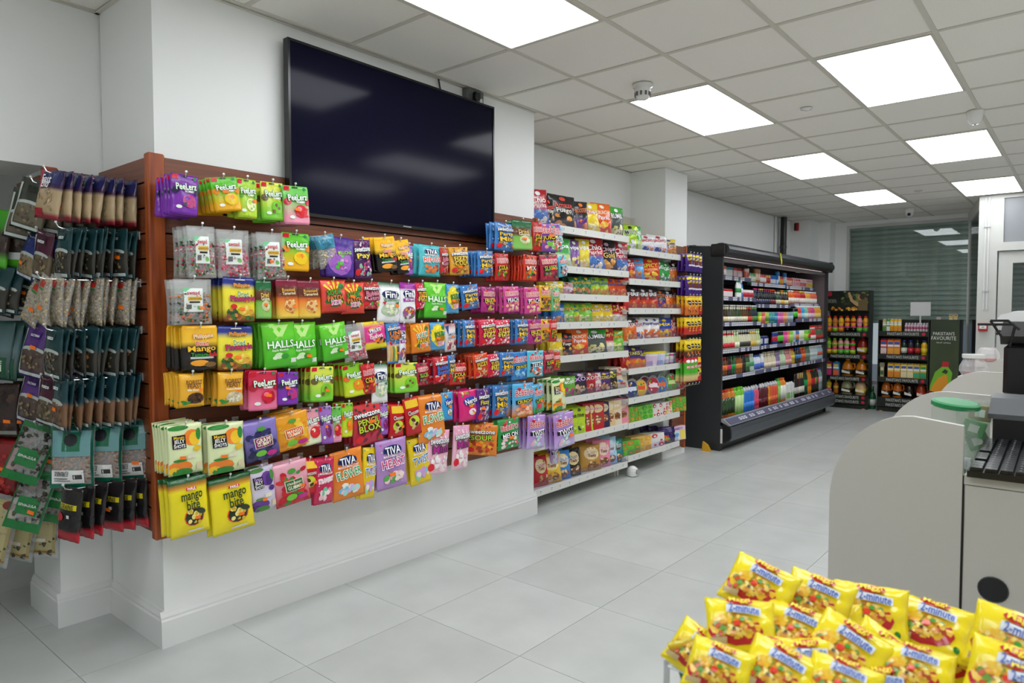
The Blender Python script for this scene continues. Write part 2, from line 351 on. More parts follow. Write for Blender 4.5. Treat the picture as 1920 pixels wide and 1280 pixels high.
beb('b_bluec', 'blue crunchy bears bag', '3a86cc', 'CRUNCHY', 'f2e02a', ['6ab4e8', 'a0d0f0', '4a90d8'])
beb('b_melon', 'green marshmallow melon bag', '2f9a4c', 'MELON', 'ffffff', ['f4f0ea', 'f2c8cc', 'e8f0e0', 'cf4a5a'])
beb('b_twist', 'lilac marshmallow twist bag', 'b58ad2', 'TWIST', 'ffffff', ['e8d8f0', 'f0d890', 'a8e0e8', 'f0b8d0', 'd8f0d8'], 'c8b0e4')
beb('b_purple', 'purple grapefruit gummy bag', '8a4ab4', 'JUICY', 'f6dc2a', ['e86a5a', 'f0a8a0', '7ac04a', 'f4e8d8'])
beb('b_haribo', 'red gold cola gummy bag', 'c81c24', 'COLA', 'f6d02a', ['6a3018', '8a4a20', 'e8b83a', 'd82a2a'], 'd83020')
def tiva(n, look, base, title, tc, cands):
    kd(n, look, 'marshmallows', .15, .24, .03, 'hang', base, [('N', .06, .05, .94, .9, 14, [tc, 'e2d0d8'], .025), ('E', .5, .2, .3, .09, '1f2a66'), ('R', .2, .2, .8, .26, '1f2a66'), ('N', .12, .66, .88, .86, 16, cands, .1),
       ('T', 'TIVA', .5, .215, .5, W3, '1f2a66', -.03, 1.5), ('T', 'MARSHMALLOW', .5, .32, .66, 'fbeee6', None, .0, 1.2), ('T', title, .5, .46, .78, tc, 'fff', -.1, 1.8)])
MM = ['f6d0dc', 'a8e4d8', '7ac8ec', 'f2e0a0', 'f4f0ea', 'd8c0ec']
tiva('t_flower', 'orange flower marshmallow bag', 'f08a2a', 'FLOWER', '2fa84a', MM)
tiva('t_twist', 'yellow twist marshmallow bag', 'f2d21e', 'TWIST', '2a7acc', ['d0a0d8', '8ac4ec', 'f0e6d8', '9ad8a8'])
tiva('t_heart', 'lilac heart marshmallow bag', 'b48ac8', 'HEART', 'd82a7a', ['f6d0d0', 'f2b8bc', 'f8e6e0', '5aae4a'])
tiva('t_straw', 'deep pink strawberry marshmallow bag', 'cf2a58', 'STRAWBERRY', 'fbe0e6', ['f8dce0', 'e8a0b8', '7ac8a0', 'f4c8d0'])
tiva('t_rings', 'turquoise ring gummy bag', '4fbcc4', 'RINGS', 'e8502a', ['8a3a3a', 'c86a4a', 'f0a05a', 'e8803a'])
def swi(n, look, cands):
    kd(n, look, 'sweets', .19, .28, .03, 'clear', 'fff', [('R', .2, .2, .72, .72, 'e8efe9'), ('P', [(.2, .2), (.42, .2), (.2, .42)], '7fcf9a'), ('R', .3, .39, .68, .47, 'e9b52a'), ('R', .34, .49, .64, .525, '22201c'),
       ('R', .26, .56, .4, .66, '6a6a68'), ('E', .62, .64, .07, .04, '7ac05a'), ('T', 'swaad', .45, .3, .34, 'c41f3a', None, 0, 1.2), ('T', 'ASSORTED CANDY', .49, .43, .34, '3a3020'), ('T', 'RS 100G', .54, .6, .18, '5a5a5a')],
       m=CLEAR, fill=(.08, .3, .92, .95, 150, cands, .0125))
swi('swaad', 'clear bag of red green candies', ['c02a4a', 'e0506a', '2f7a3a', '58a040', 'e8c8c0', 'b02040', '3a3a2a'])
swi('swaad_pink', 'clear bag of pink striped candies', ['d8406a', 'e87a90', 'f0b8c0', 'c8284a'])
swi('swaad_orange', 'clear bag of orange green candies', ['e87a2a', '3a4a2a', 'd8602a', '222a20', '4a7a3a'])
kd('pine', 'blue yellow dried pineapple bag', 'dried fruit', .17, .225, .026, 'pouch', [(0, '26307e'), (.16, '2a3a92'), (.26, 'f4e23a'), (.7, 'f2e63c'), (.95, '7a3a1c')], [('N', .03, .72, .97, .93, 26, ['b8682a', '3a6a2a', 'c8863a', '2a4a20', '8a4a20'], .08),
   ('E', .66, .75, .24, .12, 'e8c23c'), ('N', .5, .66, .9, .85, 10, ['d8a838', 'f0d868', 'c88a30'], .06), ('E', .28, .66, .1, .055, 'd8202a'), ('T', 'Philippine', .55, .19, .5, 'f2a21e', '6a3210', -.05, 1.3), ('T', 'Dried', .56, .38, .32, '1f8a3a', 'f8f4d0', 0, 1.5), ('T', 'Pineapple', .56, .49, .76, 'd2142a', '26307e', -.06, 1.6), ('R', .35, .045, .65, .07, 'd8d8d0')])
kd('mango', 'yellow black dried mango bag', 'dried fruit', .165, .225, .028, 'pouch', [(0, 'f4b41a'), (.36, 'f2c02a'), (.5, '1f1a14'), (1, '16120e')], [('E', .45, .84, .26, .07, 'f0a02a'), ('E', .75, .88, .18, .06, '7a5a30'), ('R', .2, .7, .85, .745, 'd8dce0'), ('T', 'Philippine', .58, .25, .56, 'f7e6b0', 'c0501a', -.08, 1.3), ('T', 'Dried', .52, .4, .34, 'd8202a', 'f6e8c8', 0, 1.2), ('T', 'Mango', .52, .53, .78, 'f6c21e', '111111', -.04, 1.7), ('T', 'Tamarind', .48, .655, .55, '2f9a3a', None, 0, 1.3), ('T', 'Balls', .82, .65, .24, 'd8202a', None, 0, 1.4)])
kd('dry_green', 'green brown dried fruit pouch', 'dried fruit', .12, .21, .025, 'pouch', [(0, '1f6a3a'), (.22, '1f6a3a'), (.3, '6a3a1c'), (.5, '5a3018'), (.58, '7fc04a'), (1, '8ec86a')], [('E', .55, .66, .28, .14, 'd8e0a8'), ('N', .3, .56, .85, .8, 9, ['c8a060', 'e0d098', 'a07838'], .08), ('T', 'Dried', .5, .38, .5, 'f2c84a', None, -.05, 1.3), ('T', 'Guava', .52, .47, .55, 'f2e6c0')])
kd('dry_brown', 'brown maroon dried mango pouch', 'dried fruit', .12, .215, .025, 'pouch', [(0, '7a1a34'), (.16, '8a1f3a'), (.22, '5a2a18'), (.42, '6a3018'), (.52, 'e8742a'), (.98, 'f0d050')], [('E', .55, .68, .26, .16, 'e8c07a'), ('N', .3, .5, .85, .85, 10, ['c86a2a', 'e8b060', 'b85a28', 'f0d890'], .08), ('T', 'Roasted', .52, .27, .58, 'e8a83a', None, -.05, 1.2), ('T', 'Tamarind', .52, .36, .6, 'f2e2b0', None, -.05, 1.2)])
kd('sourp', 'red yellow sour jelly bag', 'sweets', .135, .17, .03, 'hang', [(0, 'e84a3a'), (1, 'e0463c')], [('S', .5, .45, .55, 16, 'f6d62a'), ('E', .78, .2, .12, .09, '2f7a3a'), ('R', .04, .72, .96, .95, 'dd4436'), ('E', .5, .68, .4, .16, '3a6a2a'), ('T', 'SOUR', .48, .38, .6, '3faf2a', '1a3010', -.12, 1.8), ('T', 'PATCH', .5, .56, .62, 'f08a2a', '2a1808', -.1, 1.4), ('T', 'KIDS', .52, .7, .4, 'e85a9a', W3, -.08, 1.2)])
kd('sourp_or', 'orange sour jelly bag', 'sweets', .135, .17, .03, 'hang', 'f0861e', [('S', .5, .45, .55, 16, 'f6c21e'), ('E', .8, .2, .11, .08, '2f7a3a'), ('E', .55, .74, .36, .1, '5a7a2a'), ('T', 'SOUR', .52, .4, .6, '2a7a2a', W3, -.14, 1.8), ('T', 'PATCH', .54, .58, .6, 'f6e04a', '7a3a10', -.1, 1.4), ('T', 'KIDS', .56, .74, .42, 'e84a4a', W3, -.08, 1.2)])
kd('sourp_bl', 'blue yellow sour jelly bag', 'sweets', .135, .17, .03, 'hang', [(0, '4a9ad2'), (.3, '4a9ad2'), (.85, '4a9ad2'), (1, '6ab4dc')], [('E', .5, .48, .46, .4, 'f2e02a'), ('S', .5, .45, .5, 14, 'e8c81e'), ('E', .8, .2, .11, .08, '2f7a3a'), ('T', 'SOUR', .52, .42, .6, '2f9a2a', '10240c', -.14, 1.8), ('T', 'PATCH', .54, .6, .6, 'f08a1a', '2a1808', -.1, 1.4), ('T', 'KIDS', .56, .76, .42, 'e84a8a', W3, -.08, 1.2)])
kd('fini', 'white watermelon sweet bag', 'sweets', .15, .24, .028, 'hang', [(0, '2f6a44'), (.06, '2f6a44'), (.1, 'f2f3f2'), (1, 'f2f3f2')], [('E', .5, .3, .38, .11, '26305c'), ('E', .5, .68, .4, .17, 'b8c8a8'), ('N', .18, .56, .85, .8, 16, ['f0e8d0', 'd8e8b0', 'c84a5a', '9ab890', 'f4f0e6'], .09), ('P', [(.12, .5), (.3, .46), (.24, .56)], 'c8303a'), ('P', [(.68, .5), (.88, .46), (.84, .56)], '2f7a44'), ('T', 'Fini', .5, .3, .52, W3, '26305c', -.06, 1.3), ('T', 'Watermelon', .52, .43, .76, '2f7a44', None, -.05, 1.2)])
kd('fini_pur', 'white violet jelly bean bag', 'sweets', .13, .24, .028, 'hang', [(0, 'a02a9a'), (.17, 'a02a9a'), (.18, 'f2f2f4'), (1, 'f0eef2')], [('E', .5, .28, .36, .1, '26305c'), ('R', .12, .39, .88, .47, 'a02a9a', -.05), ('E', .5, .75, .42, .16, 'a05a8a'), ('N', .18, .62, .84, .88, 18, ['8a3a2a', '3a2a2a', 'e0a03a', 'c83a3a', 'd8d0d8', '4a8a3a'], .08), ('T', 'Fini', .48, .28, .5, W3, '26305c', -.06, 1.3), ('T', 'JELLY BEANS', .5, .43, .6, W3)])
kd('halls', 'lime green menthol sweet bag', 'sweets', .165, .225, .034, 'hang', [(0, '6ad02a'), (.5, '58c82a'), (1, '4fbe2a')], [('P', [(.2, .05), (.8, .05), (.58, .3), (.42, .3)], 'c0ee8a'), ('P', [(.42, .3), (.58, .3), (.9, .55), (.1, .55)], '92e05a'), ('E', .42, .72, .14, .07, 'd8f4c0'), ('E', .6, .74, .12, .06, '3a9a3a'), ('E', .3, .76, .08, .04, 'eaf8dc'), ('R', .78, .8, .95, .9, 'e8eee4'), ('T', 'HALLS', .5, .47, .8, 'f4fbef', '3aa02a', 0, 1.5), ('T', 'Apple Menthol', .45, .6, .5, 'eaf8dc')])
kd('mill', 'large violet sour worm pouch', 'sweets', .2, .26, .03, 'pouch', '4a2a8a', [('E', .45, .6, .42, .36, '9a5ab8'), ('E', .45, .3, .4, .06, '6a3aa0'), ('N', .2, .4, .75, .85, 18, ['c86ab8', '4aa83a', 'b03a4a', '8a4ab0', 'd8a0d8'], .08), ('T', 'MILLIONS', .6, .38, .5, '9ad83a', '4a1a6a', -.1, 1.3)])
kd('seeds', 'clear teal topped seed bag', 'seeds', .15, .27, .03, 'clear', 'fff', [('R', .0, .02, 1, .42, '2f7f9a'), ('N', .1, .1, .9, .4, 10, ['256a84', '3a90aa'], .1)], m=CLEAR, fill=(.08, .45, .92, .95, 70, ['d8c8a0', 'c8b488', 'e4d8b8'], .012))
kd('pinkyel', 'pink yellow chew sweet bag', 'sweets', .16, .21, .026, 'hang', [(0, 'f0d42a'), (.12, 'f0d42a'), (.16, 'e83a94'), (.72, 'e83a94'), (.78, 'f2dc2a'), (1, 'f2dc2a')], [('E', .5, .3, .3, .1, 'f29a2a'), ('P', [(.2, .45), (.5, .35), (.6, .55), (.4, .7)], 'f4d8e6'), ('N', .4, .6, .95, .78, 10, ['3a2a2a', '8a4a2a', 'f08a2a'], .07), ('E', .85, .1, .1, .06, 'd8a82a'), ('T', 'FRUIT', .5, .32, .5, W3, '5a2a8a', -.08, 1.2), ('T', 'CHEWS', .5, .55, .6, 'fff', 'd8206a', -.1, 1.2)])
kd('belts', 'rainbow sour belt bag', 'sweets', .12, .2, .02, 'hang', [(0, '3a7ac8'), (.2, 'd8b08a'), (.85, 'd8c89a'), (.9, '2f7ad8'), (1, '2f7ad8')], [('R', .15, .2, .25, .88, 'e8a02a', .03), ('R', .3, .2, .4, .88, '4a8a3a', .02), ('R', .45, .2, .55, .88, 'e8d02a'), ('R', .6, .2, .7, .88, '6a4a2a'), ('R', .74, .2, .86, .88, '4a9ac8', -.03)])
kd('hardgum', 'red white chewy candy bag', 'sweets', .13, .19, .025, 'hang', [(0, 'a82a34'), (.25, 'e8e4e4'), (1, 'd8c8c4')], [('N', .08, .6, .92, .9, 18, ['e8b0a0', 'c85a5a', 'f4e8e0', '8a3a4a'], .09), ('P', [(.05, .1), (.35, .05), (.2, .4)], '2a4a8a'), ('T', 'AMERICAN', .5, .38, .7, '2a3a6a', W3, -.05, 1.3), ('T', 'HARD GUMS', .5, .5, .72, '2a3a6a', W3, -.05, 1.3)])
def ffeast(n, look, cands, t2):
    kd(n, look, 'nuts', .155, .2, .024, 'hang', 'eeb02a', [('E', .62, .74, .36, .17, '5a3a20' if 'choc' in look else 'd8c8a0'), ('N', .32, .62, .92, .86, 26, cands, .06), ('E', .25, .88, .16, .045, '3f9a3a', -.3), ('E', .14, .84, .12, .04, '2f8a3a', .3), ('T', 'FOREST', .56, .26, .66, '6a3a1a', None, 0, 1.15), ('T', 'FEAST', .56, .37, .58, '6a3a1a', None, 0, 1.15), ('T', t2, .56, .49, .6, 'fbf4e0')])
ffeast('ff_choc', 'amber pouch of chocolate nuts', ['3a2010', '4a2a18', '5a3420', '2e1a0c'], 'Milk Chocolate'); ffeast('ff_white', 'amber pouch of white peanuts', ['f0e6cc', 'e4d6b4', 'd8c8a0', 'f6efdc'], 'Coated Peanuts')
def jelly(n, look, base, fr, leaf, tc):
    kd(n, look, 'jellies', .155, .24, .03, 'hang', [(0, base), (.7, base), (1, base)], [('E', .3, .06, .3, .05, leaf), ('E', .68, .27, .26, .16, fr[0]), ('E', .76, .3, .17, .14, fr[1]), ('E', .88, .22, .08, .12, leaf), ('E', .82, .5, .13, .06, fr[1]), ('E', .3, .84, .36, .13, fr[0]), ('E', .14, .9, .16, .08, fr[1]), ('E', .38, .95, .3, .09, leaf), ('E', .3, .7, .2, .03, leaf), ('R', .1, .2, .48, .46, '17150f', -.02), ('R', .5, .6, .76, .68, 'e8e0c8'), ('R', .78, .78, .94, .92, 'e8d8b0'),
       ('T', 'Mango' if n == 'jelly_m' else 'Grape', .29, .25, .3, tc, None, -.02, 1.2), ('T', 'JELLY', .29, .33, .3, W3, None, -.02, 1.3), ('T', 'SHOTS', .29, .41, .32, W3, None, -.02, 1.3)])
jelly('jelly_m', 'pale green mango jelly bag', 'dfe9b4', ('f2842a', 'f4c42a'), '2f8a34', 'f4c42a'); jelly('jelly_g', 'pale lilac grape jelly bag', 'd8d0e4', ('6a3a94', '4a2a7a'), '4f8a3a', 'c8a0e8')
def gum(n, look, base, frs, panel, t1):
    kd(n, look, 'gummies', .155, .215, .034, 'hang', [(0, base), (.25, base), (1, frs[0])], [('N', .03, .22, .97, .95, 46, frs, .1), ('E', .5, .2, .12, .06, '4f9a3a'), ('R', .24, .4, .78, .66, 'f2e6c8', -.04), ('R', .26, .41, .76, .65, panel, -.04), ('E', .72, .84, .16, .07, 'c82a8a'), ('E', .4, .8, .16, .08, '7ac83a'), ('T', t1, .51, .48, .44, 'f8ecd0', None, -.04, 1.4), ('T', 'GUMMY', .51, .57, .42, 'f8ecd0', None, -.04, 1.4)])
gum('g_grape', 'indigo grape gummy bag', '8a7ac4', ['2a2a5e', '3a3a7a', '4a4a92', '22224a'], '8a1f6a', 'GRAPE'); gum('g_mango', 'orange mango gummy bag', 'f2a41e', ['f0a01e', 'f4b82a', 'e88a1a', 'f6c83a'], 'e0622a', 'MANGO'); gum('g_straw', 'red strawberry gummy bag', 'e8a8b8', ['c81f2a', 'd82f36', 'b8182a', '3f8a34'], '2a6a3a', 'STRAWBERRY')
kd('mbite', 'large yellow mango sweet bag', 'sweets', .2, .265, .03, 'hang', [(0, '1f5a2e'), (.08, '1f5a2e'), (.085, 'b82a2a'), (.14, 'b82a2a'), (.15, 'f0de1e'), (1, 'ecd81a')], [('E', .58, .68, .27, .16, 'e8521e'), ('E', .58, .68, .24, .145, '27301a'), ('N', .38, .57, .8, .8, 15, ['f2d83a', 'f6e68a', '2a3018', 'd8b82a'], .065), ('E', .76, .6, .14, .05, '2a3a1c', .4), ('R', .42, .16, .68, .21, 'd8283a'), ('T', 'PARLE', .55, .185, .2, W3), ('T', 'mango', .55, .34, .56, '24401c', None, -.02, 1.7), ('T', 'bite', .56, .46, .34, '24401c', None, -.02, 1.7), ('R', .4, .9, .8, .93, 'd8d8e8')])
kd('choco', 'shiny red biscuit snack bag', 'biscuits', .12, .2, .034, 'hang', 'c8141e', [('R', .1, .06, .9, .26, 'f2c42a'), ('E', .5, .62, .34, .16, 'c8d83a'), ('N', .25, .66, .8, .84, 10, ['f0dcb0', 'e0c08a', 'd8a878'], .08), ('E', .42, .58, .14, .05, '5a3018', .5), ('E', .6, .7, .12, .05, '4a2a14', -.4), ('T', 'Chocomo', .5, .38, .7, 'fbe8e0', '5a0a10', -.06, 1.5)])
def nerd(n, look, base):
    kd(n, look, 'sweets', .15, .2, .026, 'hang', base, [('N', .1, .04, .6, .16, 8, BR, .06), ('E', .55, .36, .36, .16, '2a4ab0'), ('E', .6, .7, .18, .11, 'f2dfe6'), ('N', .48, .62, .74, .78, 9, BR, .05), ('T', 'Nerds', .55, .34, .6, W3, '16246a', -.15, 1.5), ('T', 'GUMMY', .56, .47, .34, 'f4e03a', None, -.1, 1.2)])
nerd('nerd_p', 'hot pink gummy cluster bag', 'e0247a'); nerd('nerd_b', 'sky blue gummy cluster bag', '38a0dc')
# ---- kinds: spices, pulses and nuts in the alcove
def spice(n, look, top, fillc, mid=None, t='', w=.13, h=.2, d=.03, band=.45):
    kd(n, look, 'spices', w, h, d, 'hang', [(0, top), (band, top), (band+.04, fillc), (.9, fillc), (.93, mid or top), (1, mid or top)], [('E', .5, band+.03, .43, .07, 'b4bcb6'), ('E', .5, band+.09, .43, .07, fillc), ('R', .3, .12, .7, .26, 'b02a3a' if not mid else mid), ('R', .04, .1, .1, .9, 'b8c0b8'), ('R', .06, .9, .94, .96, 'c8d0cc'), ('N', .12, band+.06, .9, .86, 22, [fillc, '8a7a5a', '5a4a38'], .06)]+([('T', t, .5, .2, .36, W3)] if t else []))
spice('eastend', 'navy red topped pulse bag', '3a2444', 'b09a78', '8e1f30', 'East End', band=.36)
K['eastend'].prims = [('R', .04, .04, .96, .3, '2a2a5e'), ('P', [(.0, .02), (.5, .02), (.3, .4), (.0, .5)], '9a2232'), ('R', .06, .8, .45, .95, '9e1f2c'), ('N', .1, .42, .92, .8, 18, ['b09a78', 'c4b08a', 'a08a68'], .06), ('T', 'East', .42, .2, .4, 'e8e4ea', None, 0, 1.4), ('T', 'End', .42, .3, .34, 'e8e4ea', None, 0, 1.4)]
spice('olive', 'olive grey herb bag', '3a3c34', '6a6250', '22261e', '', .14, .22)
spice('tealbag', 'dark teal striped pepper bag', '1d3d40', '383630', '1d3d40', 'natco', .12, .21, .03)
spice('hazel', 'teal topped hazelnut bag', '1f4046', '7a5a42', '2a4a4c', 'natco', .13, .22)
spice('bluebag', 'royal blue topped seed bag', '22306e', '8a7c60', '1f2c6a', '', .12, .2)
spice('maroon', 'maroon topped seed bag', '4a1c30', '6a5c48', '3a2a30', 'natco', .12, .21)
spice('purplebag', 'purple label sultana bag', '5a3a7c', '5a4a44', '4a2a78', 'SULTANA', .14, .23)
kd('rice', 'clear bag of golden grain', 'grain', .12, .2, .05, 'clear', 'fff', [('R', .3, .1, .7, .22, 'b8322c'), ('R', .32, .24, .68, .28, '3f8a3a')], m=CLEAR, fill=(.05, .06, .95, .97, 330, ['c0a878', 'b09668', 'ccb88c', 'a88c5c'], .0085))
kd('walnut', 'green edged walnut kernel bag', 'nuts', .17, .26, .04, 'clear', 'fff', [('R', .0, .0, 1, .07, '0f5a48'), ('R', .0, .93, 1, 1, '0f6a50'), ('R', .0, .07, .05, .93, '0f5a48'), ('R', .95, .07, 1, .93, '0f5a48'), ('R', .06, .08, .94, .48, '6a9a9c'), ('R', .3, .1, .72, .4, '1f6a4c'), ('E', .5, .22, .16, .1, '20242a'), ('R', .06, .7, .8, .92, 'e6e6e4'), ('R', .56, .775, .76, .85, '3a3a3a'), ('T', 'WALNUTS', .3, .735, .34, '111'), ('T', 'KERNELS', .3, .775, .32, '111'), ('R', .12, .83, .44, .845, '5a5a5a'), ('R', .12, .865, .5, .88, '6a6a6a')], m=CLEAR, fill=(.08, .46, .92, .9, 150, ['9a6a42', '8a5a36', 'b07c50', '7a4e30'], .0105))
kd('herb_green', 'dark green dried leaf bag', 'spices', .15, .26, .03, 'clear', 'fff', [('R', .0, .0, 1, .1, '1c6a34'), ('R', .0, .84, 1, 1, '1f7a3a'), ('R', .2, .42, .8, .72, '1f7a3c'), ('T', 'ISPHAGULA', .5, .56, .5, 'dfeee0'), ('R', .0, .1, .06, .84, '1c6a34'), ('R', .94, .1, 1, .84, '1c6a34')], m=CLEAR, fill=(.08, .12, .92, .85, 60, ['3a3c2c', '4a4a38', '2a2e22', '5a5644'], .016))
kd('redblack', 'black red tipped flake bag', 'spices', .13, .22, .03, 'hang', [(0, '2a2626'), (.82, '1c1a1c'), (.83, 'b81a2a'), (1, 'b81a2a')], [('R', .1, .3, .9, .4, 'd8c81e'), ('T', 'GRAINS', .5, .35, .6, '222'), ('E', .2, .55, .2, .08, 'c0202c'), ('P', [(.0, .82), (1, .72), (1, .86), (.0, .86)], 'b81a2a'), ('R', .55, .5, .66, .56, 'e0e4e0')])
kd('chilli', 'red whole chilli bag', 'spices', .14, .26, .034, 'hang', [(0, '8a1a1e'), (1, '7a1416')], [('N', .06, .2, .94, .9, 40, ['9a1a1c', 'b02a24', '6a1014', 'c03a2c'], .08)])
kd('brown', 'dark brown tamarind bag', 'spices', .15, .24, .04, 'hang', [(0, '2a1c18'), (1, '34201a')], [('N', .06, .12, .94, .85, 36, ['3a241c', '24160f', '4a2e22', '1c100c'], .1), ('R', .04, .88, .96, .95, '8a8a84')])
kd('greenlime', 'bright green topped spice bag', 'spices', .17, .26, .04, 'hang', [(0, '4aa82a'), (.3, '3a9224'), (.4, '4a3a30'), (.75, '3a2e28'), (.85, '5ab42e'), (1, '4aa82a')], [('R', .2, .72, .85, .84, 'c8ccc8'), ('N', .1, .4, .9, .7, 24, ['5a4a40', '3a2e28', '6a5848'], .07)])
kd('chillibag', 'green labelled bag of whole spice', 'spices', .15, .26, .03, 'hang', [(0, '22403c'), (.5, '5a7478'), (.55, '54686a'), (1, '1f4a3a')], [('R', .1, .62, .9, .92, '12502f'), ('T', 'WHOLE', .5, .72, .6, 'dfe8d8'), ('T', 'CHILLI', .5, .81, .6, 'dfe8d8'), ('N', .1, .45, .9, .62, 12, ['7a2428', '5a1c20', '8a3430'], .07)])
kd('tan', 'large tan labelled pod bag', 'spices', .22, .32, .035, 'clear', 'fff', [('R', .06, .06, .94, .94, 'a89a68'), ('R', .12, .1, .88, .88, 'b8ac7c'), ('R', .06, .9, .94, .92, 'a0622a'), ('E', .28, .4, .06, .16, '4a3420', .5), ('E', .75, .12, .12, .06, '7a2a20'), ('R', .25, .72, .75, .77, 'd8d4c4'), ('N', .6, .2, .85, .6, 6, ['98a090', '7a8478'], .035)], m=CLEAR, fill=(.08, .1, .92, .95, 50, ['5a5444', '4a4636', '6a6250'], .018))
# ---- kinds: crisps and biscuits on the shelving
def chip(n, look, base, brand, bc, t2, c2, chips, w=.17, h=.26, d=.06, low=None, ol=None, cat='crisps'):
    kd(n, look, cat, w, h, d, 'pillow', [(0, base), (.5, base), (.62, low or base), (1, low or base)], [('N', .12, .6, .88, .9, 16, chips, .1), ('E', .5, .12, .12, .06, bc), ('T', brand, .5, .3, .7, bc, ol, -.08, 1.7)]+([('T', t2, .52, .47, .6, c2, None, -.05, 1.3)] if t2 else []), stand=True)
CH = ['f0d88a', 'e8c860', 'f4e4a8']
chip('c_chio', 'red blue crisp bag', 'b8202e', 'Chio', W3, 'Paprika', 'f4d8d8', ['e8dcb0', '4a7ac0', '3a68b4', 'f2e6c0'], low='4a76bc')
chip('c_amaze', 'black cheddar chip bag', '1e1c1e', 'Amaze', 'e04a3a', 'Fuego', 'f0e8d8', ['d88a3a', 'e8a04a', '1e1c1e'])
chip('c_roost', 'black violet corn stick bag', '28242a', 'ROOSTER', 'f07a2a', None, W3, ['e88a3a', 'd8682a', 'f0a84a', '6a3a8a'], low='5a2f7c')
chip('c_chips', 'yellow ridged crisp bag', 'f0d02a', 'Chips', W3, None, W3, ['f0dc7a', 'e8c850', 'f8ecb0'], ol='d0222c')
chip('c_crunch', 'orange crunchy crisp bag', 'ee6a1e', 'CRUNCHY', 'fff2d8', 'Paprika', W3, ['f0d868', 'e8c84a', 'f0a83a'], low='d8402a')
chip('c_rumbl', 'grey green topped crisp bag', '58605c', 'RUMBL', W3, None, W3, ['e8e0a0', 'd8d088', 'c0c070'], ol='222', w=.18); K['c_rumbl'].base = [(0, '3ea83a'), (.2, '3ea83a'), (.26, '565e5a'), (1, '4a524e')]
chip('c_vgreen', 'white based green crisp bag', '4aa84a', 'vipa', W3, None, W3, ['d8e88a', 'e8eca0', 'c0d870'], low='e0e8d0')
chip('c_vpur', 'violet crisp bag', '7a4a9a', 'vipa', W3, None, W3, ['ecd878', 'f4e6a0', 'e0c860'])
chip('c_vyel', 'lemon yellow crisp bag', 'e8d43a', 'vipa', W3, None, W3, CH, low='d8c02a')
chip('c_black', 'black golden crisp bag', '201c1c', 'Chips', 'f2c8d8', 'Gold', 'e8c050', ['d8923a', 'e8ac50', 'c87a2a'], low='262a44')
chip('c_kgreen', 'dark green noodle snack bag', '1f7a44', 'Kurkure', 'f2d02a', None, W3, ['e89a3a', 'f0c04a', '2a8a4a', 'd87a2a'], h=.2)
chip('c_klime', 'lime noodle snack bag', 'a8d02a', 'Kurkure', '2a5ab0', None, W3, ['f0a03a', 'e88a2a', 'd8d84a'], h=.2)
chip('c_kor', 'orange noodle snack bag', 'e0561e', 'Kurkure', '2a4a9a', None, W3, ['f0b84a', 'd83a2a', 'e88a2a'], h=.2)
chip('c_whitered', 'white red snack bag', 'e8dcd8', 'BITES', 'c8202c', None, W3, ['b8322c', 'e0a0a0', 'f4eee8'], h=.2, low='a83038')
chip('c_blue', 'blue tortilla bag', '2f7ac4', 'Doritos', W3, None, W3, ['e8a04a', 'd88a3a', '3a8ad0'], h=.22)
chip('c_lime', 'green lime crisp bag', '7ac43a', "Lay's", 'f2d02a', None, W3, ['e8e08a', 'f0e8a8', 'c0d860'], ol='c8202c', h=.23)
chip('c_lays', 'plain yellow crisp bag', 'f2d22a', "Lay's", W3, None, W3, ['f4e090', 'ecc850', 'f8ecb8'], ol='c8202c', h=.23)
chip('c_laysred', 'red white crisp bag', 'c0202c', "Lay's", 'f4e04a', None, W3, ['f0e4b8', 'f8f0d8', 'e0c880'], h=.23, low='e8e4e0')
chip('c_foil', 'shiny lime foil crisp bag', 'b0d82a', 'MOO', '222', None, W3, ['e8f0d0', '8ab82a', 'f0f0e8'], ol=W3); K['c_foil'].m = FOIL
chip('c_nack', 'white blue tortilla bag', 'e8e6e8', 'NACHO', 'c8202c', None, W3, ['2a4a9a', 'e88a2a', 'f0a84a'], h=.2, low='dfe0ea')
chip('c_pom', 'yellow red bear crisp bag', 'f0d02a', 'POM', '2a3a8a', 'BEAR', '2a3a8a', ['e06a2a', 'f0b83a', 'd84a2a'], h=.2, low='e8a02a')
chip('c_spicy', 'red yellow popcorn snack bag', 'd82a1e', 'SPICY', 'f8dc2a', 'POPCORN', 'f8dc2a', ['f2d040', 'e8b82a'], h=.23)
chip('c_noodle', 'red noodle snack bag', 'b82420', 'HOT', W3, None, W3, ['e8902a', 'd86a2a', 'f0b04a'], h=.22)
chip('c_sky', 'sky blue crisp bag', '4aa0dc', 'Tasty', 'e8562a', None, W3, ['d88a4a', 'b86a3a', '3a8acc'], h=.22)
chip('c_green', 'slim green white snack bag', '3aa04a', 'GO', W3, None, W3, ['f0f0e8', '2a8a3a', 'd8e8d0'], w=.1, h=.2)
chip('c_fire', 'red black fire stick bag', 'd03224', 'FIRE', W3, 'STIX', '222', ['e8802a', 'c83a2a', 'f0a03a'], h=.22, ol='222'); K['c_fire'].base = [(0, '241c1e'), (.2, '241c1e'), (.3, 'd03a28'), (1, 'c8301e')]
chip('c_orblk', 'orange black topped stick bag', 'e8742a', 'STIX', W3, None, W3, ['f0a84a', 'd8582a', 'e8c06a'], h=.21); K['c_orblk'].base = [(0, '2a2024'), (.25, '2a2024'), (.32, 'e8742a'), (1, 'e06a24')]
chip('c_pops', 'white orange nut snack bag', 'efece8', 'Pops', '4a4aa0', None, W3, ['d8702a', 'e88a3a', 'efece8'], h=.22, low='e4643a')
chip('c_bluef', 'blue chickpea crisp bag', '2a4aa8', 'Mix', 'f2d02a', None, W3, ['f0d060', 'e8b83a', '2f52b0'], h=.22, low='e8902a')
chip('c_popr', 'red white popcorn bag', 'd84a44', 'POP', W3, 'CORN', W3, ['f4e0d8', 'e8a098', 'd83a34'], h=.22)
